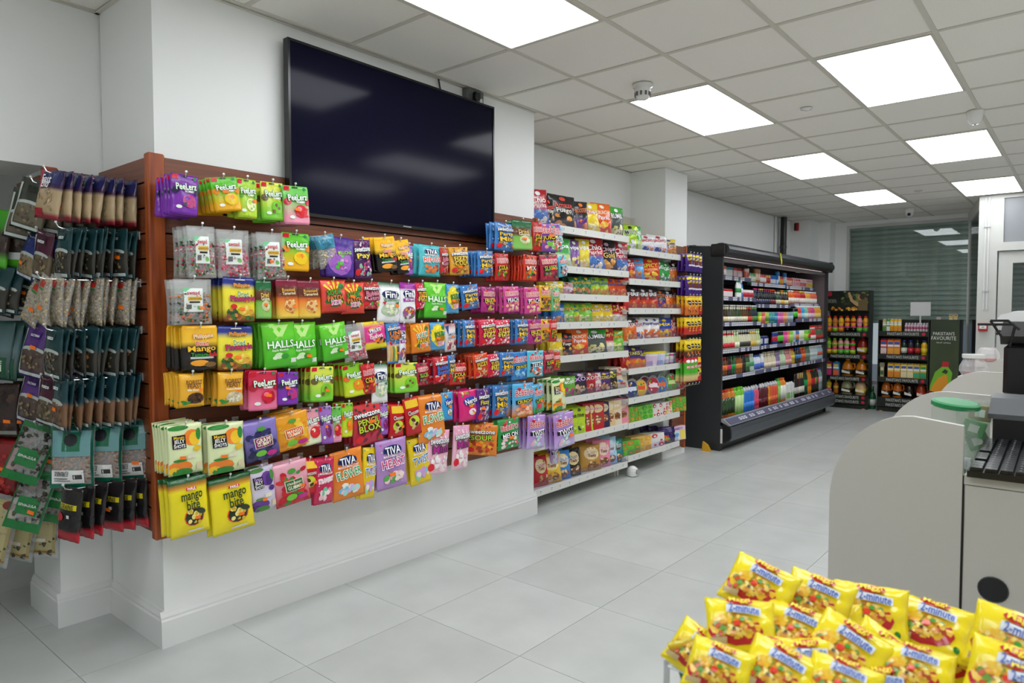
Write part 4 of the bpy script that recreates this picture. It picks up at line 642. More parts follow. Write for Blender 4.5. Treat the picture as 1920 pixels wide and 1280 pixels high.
# kind, pixel box of the front packet, packets on the hook, in-plane tilt (degrees, clockwise), turn towards the viewer
TVW = {0: '''plum 320 328 372 403 5 2 0;lemon 388 332 446 402 5 -9 6;pear 443 336 480 409 3 0 0;kiwi 487 342 530 413 3 -2 0;melon 528 349 576 421 4 -3 0;
sz_blue 927 418 962 470 3 0 0;dry_green 959 413 996 468 2 -2 0;b_red 999 416 1014 470 3 0 10;b_purple 1009 418 1046 472 3 -4 8;b_teal 1033 424 1054 470 2 0 0''',
1: '''swaad 350 424 402 521 4 -2 0;swaad_pink 405 431 466 521 2 -2 0;swaad 480 436 535 524 3 -2 0;lemon 527 437 579 508 1 0 0;seeds 583 440 628 509 3 -13 8;mill 611 445 663 520 2 2 0;sz_pay 660 450 691 523 2 -4 8;mango 697 444 740 514 4 -8 6;mango 731 450 767 517 2 -10 6;lilac 757 460 772 515 1 0 0;t_rings 785 460 826 518 3 1 0;sz_multi 824 465 838 514 1 0 0;sz_gold 841 463 875 515 4 -4 4;sz_blue 895 470 922 517 6 -2 4;
b_red 929 475 951 526 3 0 6;b_orange 981 478 1006 526 7 1 0;b_crim 1012 477 1042 526 5 -4 6;b_teal 1043 480 1062 521 3 -8 0''',
2: '''swaad_orange 325 523 396 608 3 -1 0;pine 417 520 478 603 4 1 0;dry_green 479 526 508 597 2 0 0;dry_brown 516 523 557 597 3 -1 0;dry_brown 556 526 600 596 2 -1 0;sourp 600 525 645 585 3 -3 4;sourp 639 530 680 588 3 -2 4;sz_multi 676 528 712 580 2 0 0;fini 708 530 751 605 1 2 0;fini_pur 749 530 778 605 1 1 0;sz_tutti 777 530 799 581 2 0 0;halls 795 530 837 596 3 1 0;sourp_bl 836 533 859 587 2 0 0;sz_blue 861 534 894 584 4 -8 8;
b_mag 902 538 928 586 3 2 0;b_pink 944 537 970 585 5 -3 6;b_pink 983 538 1012 588 6 -2 4;b_yel 1010 535 1032 583 2 0 0;b_lgreen 1032 540 1048 583 1 0 0''',
3: '''mango 340 610 407 693 5 0 0;pine 407 611 473 693 3 1 0;halls 490 605 550 690 5 -4 4;halls 535 605 591 689 2 -3 0;halls 594 606 648 681 2 -8 5;swaad_pink 636 607 684 681 1 -7 4;pinkyel 676 602 720 658 2 -6 6;belts 725 640 752 681 1 -2 0;sz_teal 720 603 750 655 2 -5 6;fini_pur 746 608 760 681 1 0 0;sourp_or 769 606 803 661 3 -4 4;sourp_bl 804 604 833 656 3 -1 0;hardgum 832 606 853 659 3 -3 0;sz_blue 867 600 889 650 3 1 0;sz_tutti 897 598 926 648 3 -3 4;sz_tutti 925 599 953 646 2 -2 4;
sz_blue 965 598 989 645 5 1 0;b_mag 988 598 1014 645 1 0 0;b_yel 1012 598 1031 641 1 0 0;b_red 1029 598 1043 640 1 0 0''',
4: '''ff_choc 335 700 382 762 6 1 0;ff_white 408 697 456 760 5 2 0;berry 465 695 520 768 3 1 0;plum 520 697 559 758 2 2 0;kiwi 582 687 625 752 4 2 0;tang 638 683 682 746 5 -6 4;b_haribo 675 682 701 738 2 -4 0;fini 696 682 726 755 1 1 0;kiwi 739 680 783 735 6 1 0;b_crim 779 680 801 723 2 -2 0;sz_red 810 668 838 718 4 -2 0;sz_blue 838 665 852 712 1 0 0;b_red 843 680 873 721 2 2 0;sz_orange 884 663 913 711 5 -7 5;sz_tutti 912 663 933 706 2 -3 0;
sz_blue 936 660 962 705 2 0 0;b_bluec 958 659 988 712 2 -2 0;b_teal 988 657 1018 706 1 1 0;b_crim 1018 657 1037 699 1 0 0;b_red 1035 660 1049 694 1 0 0''',
5: '''jelly_m 313 795 378 889 6 -1 0;jelly_m 387 793 456 885 3 -1 0;g_grape 449 788 519 869 3 -7 5;g_mango 507 775 577 850 5 -9 5;straw 556 768 600 836 3 -6 4;lilac 599 761 618 831 2 -4 20;melon 617 762 638 828 1 0 12;tang 640 755 661 818 3 2 0;sz_pencil 653 757 713 838 3 -6 5;lilac 707 757 726 814 1 0 0;choco 730 757 758 822 3 3 0;choco 751 745 785 820 1 -8 6;t_flower 783 741 833 830 2 -1 0;
nerd_b 826 735 848 788 1 0 0;nerd_p 859 731 894 789 3 -3 4;sz_fizzy 893 728 916 790 2 2 0;sz_blue 923 722 952 782 3 2 0;b_crunch 960 718 1000 782 4 1 0;b_wmblue 995 721 1018 776 2 -6 0;jelly_m 1033 711 1058 768 4 -2 0''',
6: '''mbite 313 895 387 1004 3 -3 0;mbite 389 892 469 997 2 -4 0;jelly_g 462 875 514 962 2 -6 5;g_straw 507 866 576 951 2 -6 4;choco 558 860 600 929 2 6 0;t_straw 590 858 626 944 2 2 0;t_flower 616 843 678 940 1 -5 6;t_twist 677 838 711 935 2 6 0;t_heart 703 823 760 915 2 -2 0;t_twist 760 820 803 912 3 -6 5;sz_pink 800 806 845 891 2 5 0;sz_pink 850 797 880 878 1 4 0;
sz_lime 893 795 916 853 3 3 55;b_melon 932 785 972 841 2 -1 0;b_twist 989 778 1022 840 3 3 0;b_twist 1036 775 1074 838 3 -3 0'''}
XF, XW = -2.85, -3.065
for r, tab in TVW.items():
    for n_, line in enumerate(x.split() for x in tab.replace('\n', '').split(';')):
        kn = line[0]; x0, y0, x1, y1, n, roll, turn = map(float, line[1:]); n = int(n); k = K[kn]
        xf = XF-.02*rng.random(); mx_, my_ = (x0+x1)/2, (y0+y1)/2
        ya, yb = on('x', xf, x0, my_).y, on('x', xf, x1, my_).y; zt, zb = on('x', xf, mx_, y0).z, on('x', xf, mx_, y1).z; yc = (ya+yb)/2
        wd = (yb-ya)/max(.5, math.cos(math.radians(turn))); ht = zt-zb
        rr = abs(math.radians(roll)); 
        if rr > .08: wd = max(.4*wd, (wd*math.cos(rr)-ht*math.sin(rr))/(math.cos(rr)**2-math.sin(rr)**2)); ht = max(.5*ht, ht-wd*math.sin(rr)*.7)
        sp = min(.04, .175/max(1, n)); L = xf-XW+.012
        hk = f'hook {ORD[n_+1]} along, {ROWN[r]} row, television wall'
        put_hook((XW, yc, zt-.014), PI/2, L, f'white-tipped peg {hk}', 'peg hooks on the television wall')
        for i in range(n):
            jr = 0 if i == 0 else rng.uniform(-2.5, 2.5); jy = 0 if i == 0 else rng.uniform(-.005, .005)
            M = TRS((xf-i*sp, yc+jy, zt-(0 if i == 0 else rng.uniform(-.004, .006))), PI/2-math.radians(turn*(1 if i == 0 else .6)), math.radians(roll*(1 if i == 0 else .7)+jr), math.radians(rng.uniform(-2, 1)), (wd/k.w, min(1.15, sp*.92/k.d), ht/k.h))
            pos = ('front' if n > 1 else 'alone') if i == 0 else f'{ORD[i+1]} from front'
            spawn(kn, M, f'{k.look}, {pos}, {hk}', 'sweets on the television wall', sticker=(i == 0 and rng.random() < .55) or (i == 1 and rng.random() < .2), text=i < 3)
# ------------------------------------------------------------------ alcove: packets on hooks that point to the rear of the shop
def along(kn, x, y0, y1, z, n, yaw, jit, wallname, hooky, group, wscale=1, roll=0, hs=1.0):
    k = K[kn]; L = hooky-y1+.03; hk = wallname
    put_hook((x, hooky, z-.012), 0, L, f'white hook, {wallname}, holding {k.look.split()[0]} {k.look.split()[-1]}s', 'peg hooks in the alcove')
    lean = {'eastend': 6, 'tealbag': 7, 'rice': 12, 'hazel': 8, 'redblack': 3, 'bluebag': 8, 'maroon': 6, 'purplebag': 6, 'herb_green': 7}.get(kn, 0)
    if kn in ('rice', 'hazel', 'tealbag'): yaw -= 7
    for i in range(n):
        y = y1+(y0-y1)*i/max(1, n-1); sp = (y0-y1)/max(1, n-1) if n > 1 else .03
        M = TRS((x+rng.uniform(-.006, .006), y, z+rng.uniform(-.006, .006)), math.radians(yaw+rng.uniform(-jit, jit)*(1 if i else .5)), math.radians((roll+lean)*(1-.6*i/max(1, n-1))+rng.uniform(-4, 4)), math.radians(rng.uniform(-7, 2)), (wscale, min(1.2, sp*1.0/k.d), hs))
        pos = 'frontmost' if i == 0 else f'{ORD[i+1]} inward'
        spawn(kn, M, f'{k.look}, {pos}, {wallname}', group, sticker=rng.random() < .45, text=True)
AL = [  # kind, x of hook, y nearest the wall, y at the tip, z, count, yaw, jitter, where
 ('eastend', -3.22, 1.24, 0.97, 2.04, 8, 14, 15, 'top alcove row by the corner post', 1, 0), ('olive', -3.46, 1.22, 0.985, 2.03, 6, 40, 11, 'top alcove row deep in the corner', 1, 14), ('olive', -3.56, 1.22, 0.985, 2.0, 4, 44, 9, 'top alcove row hard against the pier', 1, 16),
 ('tealbag', -3.2, 1.25, 1.0, 1.82, 10, 12, 13, 'second alcove row by the corner post', 1, 0), ('maroon', -3.37, 1.2, 0.98, 1.81, 2, 16, 11, 'second alcove row, middle', 1, 6), ('bluebag', -3.5, 1.2, 0.985, 1.8, 4, 19, 11, 'second alcove row deep in the corner', 1, 10),
 ('rice', -3.2, 1.25, 0.93, 1.615, 10, 9, 11, 'third alcove row by the corner post', 1, 2), ('rice', -3.45, 1.2, 0.985, 1.6, 7, 22, 11, 'third alcove row deep in the corner', 1, 12),
 ('tealbag', -3.2, 1.25, 0.95, 1.41, 11, 15, 13, 'fourth alcove row by the corner post', 1.1, 3), ('purplebag', -3.48, 1.15, 0.985, 1.41, 2, 22, 9, 'fourth alcove row deep in the corner', 1, 8),
 ('hazel', -3.2, 1.25, 0.97, 1.205, 9, 7, 13, 'fifth alcove row by the corner post', 1, 0), ('maroon', -3.36, 1.1, 0.98, 1.2, 2, 12, 11, 'fifth alcove row, middle', 1, 6), ('purplebag', -3.55, 1.2, 0.985, 1.2, 3, 21, 11, 'fifth alcove row deep in the corner', 1, 6),
 ('walnut', -3.24, 1.24, 1.02, 1.0, 3, 52, 9, 'sixth alcove row by the corner post', 1, 0), ('herb_green', -3.5, 1.2, 0.985, .985, 4, 56, 11, 'sixth alcove row deep in the corner', 1, 18), ('purplebag', -3.6, 1.22, 1.1, 1.03, 1, 25, 7, 'sixth alcove row behind the green bags', 1, 0),
 ('redblack', -3.2, 1.25, 1.0, .755, 6, 21, 11, 'bottom alcove row by the corner post', 1, 0), ('herb_green', -3.55, 1.2, 0.985, .77, 3, 54, 11, 'bottom alcove row deep in the corner', 1, 14)]
for kn, x, y0, y1, z, n, yaw, jit, wn_, ws, roll in AL: along(kn, x, y0, y1, z, n, yaw, jit, wn_, 1.278, 'spice and pulse bags in the alcove', ws, roll)
PE = [('greenlime', -3.7399999999999998, 1.035, 0.9, 1.93, 3, 40, 12, 'top row on the pier end, aisle side', 1, 8), ('greenlime', -3.88, 1.035, 0.9, 1.9, 2, 34, 8, 'top row on the pier end, far side', 1, 4),
 ('tealbag', -3.72, 1.035, 0.9, 1.68, 4, 44, 10, 'second row on the pier end', 1.25, 8), ('maroon', -3.88, 1.035, 0.9, 1.66, 3, 40, 8, 'second row on the pier end, far side', 1.2, 8),
 ('chillibag', -3.7399999999999998, 1.035, 0.9, 1.43, 5, 40, 12, 'third row on the pier end', 1, 4), ('brown', -3.7399999999999998, 1.035, 0.9, 1.15, 5, 40, 12, 'fourth row on the pier end', 1, 2), ('chilli', -3.7399999999999998, 1.035, 0.9, .9, 5, 42, 10, 'fifth row on the pier end', 1, 6),
 ('tan', -3.72, 1.035, 0.88, .66, 3, 46, 10, 'bottom row on the pier end', 1, 14), ('olive', -3.88, 1.035, 0.9, .66, 3, 44, 10, 'bottom row on the pier end, far side', 1.1, 4)]
for kn, x, y0, y1, z, n, yaw, jit, wn_, ws, roll in PE: along(kn, x, y0, y1, z, n, yaw, jit, wn_, 1.055, 'spice bags on the pier end', ws, roll)
# ------------------------------------------------------------------ chocolate strips on the pillar
ST = [('h_pur', 2.05, .18), ('h_pur', 1.835, .2), ('h_gold', 1.635, .19), ('h_red', 1.42, .17), ('h_brown', 1.2, .19), ('h_green', 1.035, .26)]
for r, (kn, z, h) in enumerate(ST):
    k = K[kn]
    for c in range(4):
        y = 6.365+c*.075; hk = f'hook {ORD[c+1]} along, {ORD[r+1]} row, pillar'
        put_hook((-3.225, y, z-.012), PI/2, .17, f'white-tipped peg {hk}', 'peg hooks on the pillar')
        for i in range(3):
            kk = {('h_gold', 3): 'h_red', ('h_green', 3): 'choco'}.get((kn, c), kn); q = K[kk]
            spawn(kk, TRS((-3.075-i*.04, y+rng.uniform(-.006, .006), z+rng.uniform(-.004, .004)), PI/2-.2, rng.uniform(-.06, .06), 0, (.12/q.w, 1, h/q.h)), f'{q.look}, {"front" if i == 0 else ORD[i+1]+" from front"}, {hk}', 'chocolate multipacks on the pillar', text=i == 0)
for c in range(4): put_hook((-3.225, 6.365+c*.075, .74), PI/2, .17, f'empty white-tipped peg hook, {ORD[c+1]} along, lowest row, pillar', 'peg hooks on the pillar')
# ------------------------------------------------------------------ white gondola shelving, two bays
XB, XS = -3.63, -3.13
B1 = (3.96, 5.322); B2 = (5.33, 6.215)
Z1 = [2.079, 1.776, 1.561, 1.341, 1.082, .756, .443, .101]; Z2 = [1.98, 1.715, 1.455, 1.178, .917, .655, .433, .14]
SN = ['top', 'second', 'third', 'fourth', 'fifth', 'sixth', 'seventh', 'base']
card_me = MB().box(-.019, .019, 0, .0012, -.016, .016, 'e2e2e0').box(-.012, .012, -.0006, 0, .005, .009, '6a6a70').box(-.006, .005, -.0006, 0, -.009, -.001, '7a7a80').mesh('price_card', CARTON)
def gondola(name, lab, ys, zs, seed, ext=0):
    r = random.Random(seed); t = tag(empty('shelving_bay', (0, (ys[0]+ys[1])/2, 0)), lab, 'shelving'); y0, y1 = ys; yo = (y0+y1)/2
    def bx(nm, m, a, b, c, d, e, f, par=t, bv=0): return box(nm, m, a, b, c-yo, d-yo, e, f, par, bv)
    for z in (.3, .9, 1.5, 2.1): bx('back_panel', CREAM, XB-.012, XB, y0+.004, y1-.004, z-.29, z+(.305 if z < 2 else .33))
    for yy in (y0, y1-.03): bx('upright', WHITEMETAL, XB, XB+.04, yy, yy+.03, 0, 2.42)
    for yy in (y0+.01, y1-.03): bx('base_foot', WHITEMETAL, XB+.04, -3.25, yy, yy+.025, 0, .1)
    for i, z in enumerate(zs):
        s = bx('shelf', WHITEMETAL, XB+.03, XS-.012, y0+.002, y1-.002, z+.018, z+.034); y1 = y1+ext
        if ext: bx('shelf_end', WHITEMETAL, -3.222, XS-.012, y1-ext-.002, y1-.002, z+.018, z+.034, s)
        bx('price_rail', WHITEMETAL, XS-.011, XS, y0+.002, y1-.002, z, z+.054, s)
        if i < 6 or i == 7: bx('riser', RISER, XS-.016, XS-.013, y0+.01, y1-.01, z+.045, z+.1, s)
        y1 = y1-ext
        for b in (y0+.004, y1-.016): bx('bracket', WHITEMETAL, XB+.03, XS-.03, b, b+.01, z-.0, z+.02, s)
        yy = y0+.1
        while yy < y1-.06:
            if r.random() < .75:
                c = link(bpy.data.objects.new('price_card', card_me), s); c.location = (XS+.0015, yy-yo, z+.027); c.rotation_euler = (0, 0, PI/2)
            yy += r.uniform(.07, .2)
    return t
gondola('a', 'white crisp shelving bay beside the television wall', B1, Z1, 1); gondola('b', 'white snack shelving bay beside the pillar', B2, Z2, 2, .11)
G1 = ['c_chio 1000 353 1030 416;c_amaze 1026 371 1042 412;c_amaze 1038 364 1076 422;c_roost 1061 374 1083 426;c_roost 1080 377 1104 430;c_chips 1101 380 1124 435;c_crunch 1121 379 1148 440;c_rumbl 1146 387 1169 441',
 'c_vgreen 1040 445 1071 507;c_vpur 1070 448 1089 508;c_vyel 1087 447 1106 508;c_chio 1103 444 1133 511;c_black 1131 450 1158 512;c_chio 1154 453 1177 513',
 'c_vyel 1030 526 1056 556;c_whitered 1055 528 1076 557;c_kgreen 1075 518 1093 558;c_kgreen 1091 518 1108 558;c_klime 1108 519 1126 558;c_klime 1124 520 1143 558;c_kor 1140 522 1154 559;c_kor 1152 523 1175 560',
 'c_blue 1040 568 1060 605;c_lime 1057 567 1078 606;c_klime 1074 570 1088 605;c_lime 1084 568 1111 607;c_lays 1112 570 1132 608;c_lays 1131 570 1151 608;c_laysred 1149 570 1164 606;c_laysred 1162 573 1177 606',
 'c_chips 1034 624 1056 670;c_amaze 1053 625 1074 670;c_crunch 1072 616 1102 669;c_rumbl 1100 617 1136 665;c_laysred 1131 614 1151 664;c_lime 1148 619 1169 661',
 'c_candy 1058 706 1080 748;c_xo 1076 698 1101 745;c_xor 1099 697 1118 742;c_whitered 1115 699 1129 740;c_moon 1126 697 1146 738;c_stix 1142 694 1159 736;c_cream 1155 688 1177 736',
 'b_twist 1036 775 1048 800;c_limebag 1064 765 1084 822;c_limebag 1078 763 1098 819;c_limebag 1092 760 1112 814;k_red 1098 757 1108 812;k_red 1105 756 1116 811;k_red 1112 755 1130 810;k_navy 1128 754 1142 806;k_cream 1140 752 1152 803;k_white 1148 751 1164 801;k_pink 1158 749 1176 799',
 's_red 1007 856 1030 918;s_yel 1022 850 1052 908;s_blue 1046 846 1070 900;s_black 1066 842 1089 896;s_gold 1096 835 1126 887;s_pink 1120 825 1144 878;s_sky 1138 820 1157 872;s_teal 1152 823 1170 864']
G2 = ['c_foil 1173 420 1196 470;c_vgreen 1191 423 1206 470;c_nack 1202 440 1226 476;c_nack 1224 440 1250 480;c_pom 1246 447 1269 480',
 'c_noodle 1176 483 1192 524;c_sky 1190 483 1209 526;c_spicy 1208 484 1235 529;c_green 1233 488 1246 529;c_green 1247 492 1258 530;c_orblk 1258 492 1271 531',
 'c_fire 1176 539 1200 581;c_fire 1197 540 1217 582;c_fire 1213 540 1236 582;c_roost 1233 543 1250 582;c_orblk 1247 544 1264 583;c_orblk 1261 545 1277 583',
 'c_orblk 1175 597 1195 638;c_nack 1190 598 1208 637;c_pops 1207 595 1223 638;c_pops 1221 595 1237 638;c_bluef 1236 596 1258 639;c_popr 1255 597 1269 638;c_popr 1267 595 1284 639',
 'c_noodle 1170 656 1184 692;c_takis 1181 650 1202 694;c_takis 1195 655 1213 692', '',
 'j_gro 1171 764 1186 798;j_gro 1186 763 1199 796;j_green 1198 760 1221 792;j_white 1220 757 1234 788;j_white 1233 755 1246 787;j_yel 1244 753 1258 783;j_gro 1256 746 1270 778;j_gro 1269 744 1283 776',
 'j_gro 1168 826 1196 864;j_orange 1190 818 1216 856;j_white 1214 813 1241 850;gbag 1238 810 1257 842;foilp 1243 800 1264 836;lilacbox 1257 800 1281 834']
def shelve(tabs, zs, bay, grp):
    for r, tab in enumerate(tabs):
        for n_, ln in enumerate(x.split() for x in tab.split(';') if x):
            kn = ln[0]; x0, y0, x1, y1 = map(float, ln[1:]); k = K[kn]; xf = -3.2; my_ = (y0+y1)/2; mx_ = (x0+x1)/2; zs_ = zs[r]+.035
            ya, yb = on('x', xf, x0, my_).y, on('x', xf, x1, my_).y; yc = (ya+yb)/2; ht = on('x', xf, mx_, y0).z-zs_
            if ht < .08: continue
            turn = math.radians(14+rng.uniform(-4, 4)); lean = math.radians(rng.uniform(-9, -3)) if k.style != 'box' else math.radians(-4); wd = (yb-ya)*1.02
            sc = (wd/k.w, 1, ht/k.h)
            for i in range(3 if k.style == 'pillow' else 2):
                pos = f'{ORD[n_+1]} along the {SN[r]} shelf, {bay}' if i == 0 else f'{ORD[n_+1]} along the {SN[r]} shelf, {("behind", "rearmost")[i-1]}, {bay}'
                spawn(kn, TRS((xf-i*(k.d+.012)-.02, yc+rng.uniform(0, .012)*i, zs_), PI/2-turn, rng.uniform(-.05, .05), lean, sc), f'{k.look}, {pos}', grp, name={'crisps': 'crisp_bag', 'biscuits': 'biscuit_pack', 'jelly cups': 'jelly_cup_pack'}.get(k.cat, 'snack_bag'), text=i == 0)
shelve(G1, Z1, 'crisp bay', 'packets on the crisp shelving'); shelve(G2, Z2, 'snack bay', 'packets on the snack shelving')
# tubs and cups on the snack bay
def tub(x, y, z, r, h, body, lid, label, grp, art=None):
    o = MB().lathe([(r*.82, 0), (r, h*.92)], body, 18).obj('snack_tub', GLOSSY); tag(o, label, 'tub', grp); o.location = (x, y, z)
    MB().lathe([(r*1.05, h*.92), (r*1.05, h), (r*.9, h*1.02)], lid, 18).obj('lid', GLOSSY, o)
    if art: MB().lathe([(r*.86+.001, h*.2), (r*.97+.001, h*.78)], art, 18).obj('label_band', GLOSSY, o)
for i, (px0, px1) in enumerate(((1208, 1228), (1226, 1243))):
    a, b = on('x', -3.2, px0, 675).y, on('x', -3.2, px1, 675).y
    tub(-3.22, (a+b)/2, Z2[4]+.035, (b-a)/2*.95, .145, 'e6e2e8', 'f0d81e', f'white cotton-candy tub with yellow lid, {("beside the rolled chips", "beside the green cup")[i]}', 'tubs on the snack shelving', ('d8c0d8', 'c8d0e8')[i])
for i, (px, c, nm) in enumerate(((1251, '8ac43a', 'lime green'), (1260, 'd03a8a', 'magenta'), (1268, '6ab4dc', 'sky blue'), (1276, 'e0b070', 'tan'))):
    y = on('x', -3.2, px, 675).y; tub(-3.22, y, Z2[4]+.035, .035, .115, c, 'e8e8e4', f'{nm} sweet cup with pale lid on the fifth shelf, snack bay', 'sweet cups on the snack shelving', 'e8e0e0')
for i, (px0, py0, px1, py1, c1, c2, nm) in enumerate(((1172, 712, 1193, 752, '24346e', 'd8dcf0', 'navy dotted'), (1187, 711, 1213, 748, 'e8b82a', 'e0522a', 'yellow orange'), (1211, 706, 1235, 743, 'b81f3a', 'f0d8dc', 'crimson'), (1229, 705, 1249, 739, '3a7ab8', 'e86a3a', 'blue orange'), (1247, 700, 1268, 736, '5aa83a', 'd8e8a0', 'green'), (1264, 697, 1285, 733, 'c82a34', 'f0e8e0', 'red white'))):
    a, b = on('x', -3.2, px0, (py0+py1)/2), on('x', -3.2, px1, (py0+py1)/2); zt = on('x', -3.2, (px0+px1)/2, py0).z; h = zt-(Z2[5]+.035); R = h/2/.97
    for bk in (0, 1):
        o = MB().lathe([(R*.8, -.06), (R*.95, -.004), (R, 0), (R, .012), (R*.9, .014)], 'dcdfe2', 24).obj('sweet_tub', CLEAR if bk == 0 else GLOSSY); tag(o, f'round clear tub of sweets with {nm} lid, '+('leaning at the shelf front' if bk == 0 else 'tucked behind its twin'), 'tub', 'round sweet tubs on the sixth shelf')
        o.matrix_world = Matrix.Translation((-3.2-bk*.09, (a.y+b.y)/2, Z2[5]+.035+R*.98)) @ Matrix.Rotation(PI/2-.25, 4, 'Z') @ Matrix.Rotation(PI/2-.12, 4, 'X')
        m = MB().lathe([(R*.86, .0143), (R*.8, .0155), (.001, .016)], c1, 24); rr = random.Random(i)
        MB_ = m.obj('printed_lid', INK, o)
        d = MB()
        for q in range(12): aa, ra = rr.uniform(0, 6.28), rr.uniform(.1, .72)*R; d.lathe([(R*.13, .0165), (R*.12, .0172)], rr.choice([c2, 'f0d83a', 'd83a4a', '4aa84a', 'f0f0ec']), 8, (ra*math.cos(aa), ra*math.sin(aa), 0))
        d.obj('lid_motif', INK, o); MB().box(-R*.6, R*.6, -R*.2, R*.22, .0165, .0178, c2).obj('lid_banner', INK, o)
        fm = MB().lathe([(R*.76, -.055), (R*.86, -.006)], c1, 16).obj('contents', CARTON, o)
dc = tag(empty('dome_camera', (-3.14, 5.42, 0)), 'white dome camera lying on the floor under the snack shelving', 'camera')
MB().lathe([(.035, 0), (.05, .01), (.052, .05), (.045, .075), (.02, .092), (.004, .095)], 'e4e4e2', 16).obj('housing', GLOSSY, dc); MB().tube([(.045, .0, .045), (.062, -.0, .045)], .022, '9a9a98', 12).obj('lens', GLOSSY, dc)
tag(MB().prism([(-3.16, 0), (-3.06, 0), (-3.1, .07), (-3.15, .1)], 'y', 6.9, 6.93).obj('door_wedge', mat('amber_plastic', 'd8a01e', .4, build=noise_bump(60, .05))), 'amber plastic wedge on the floor beside the chiller end', 'wedge')
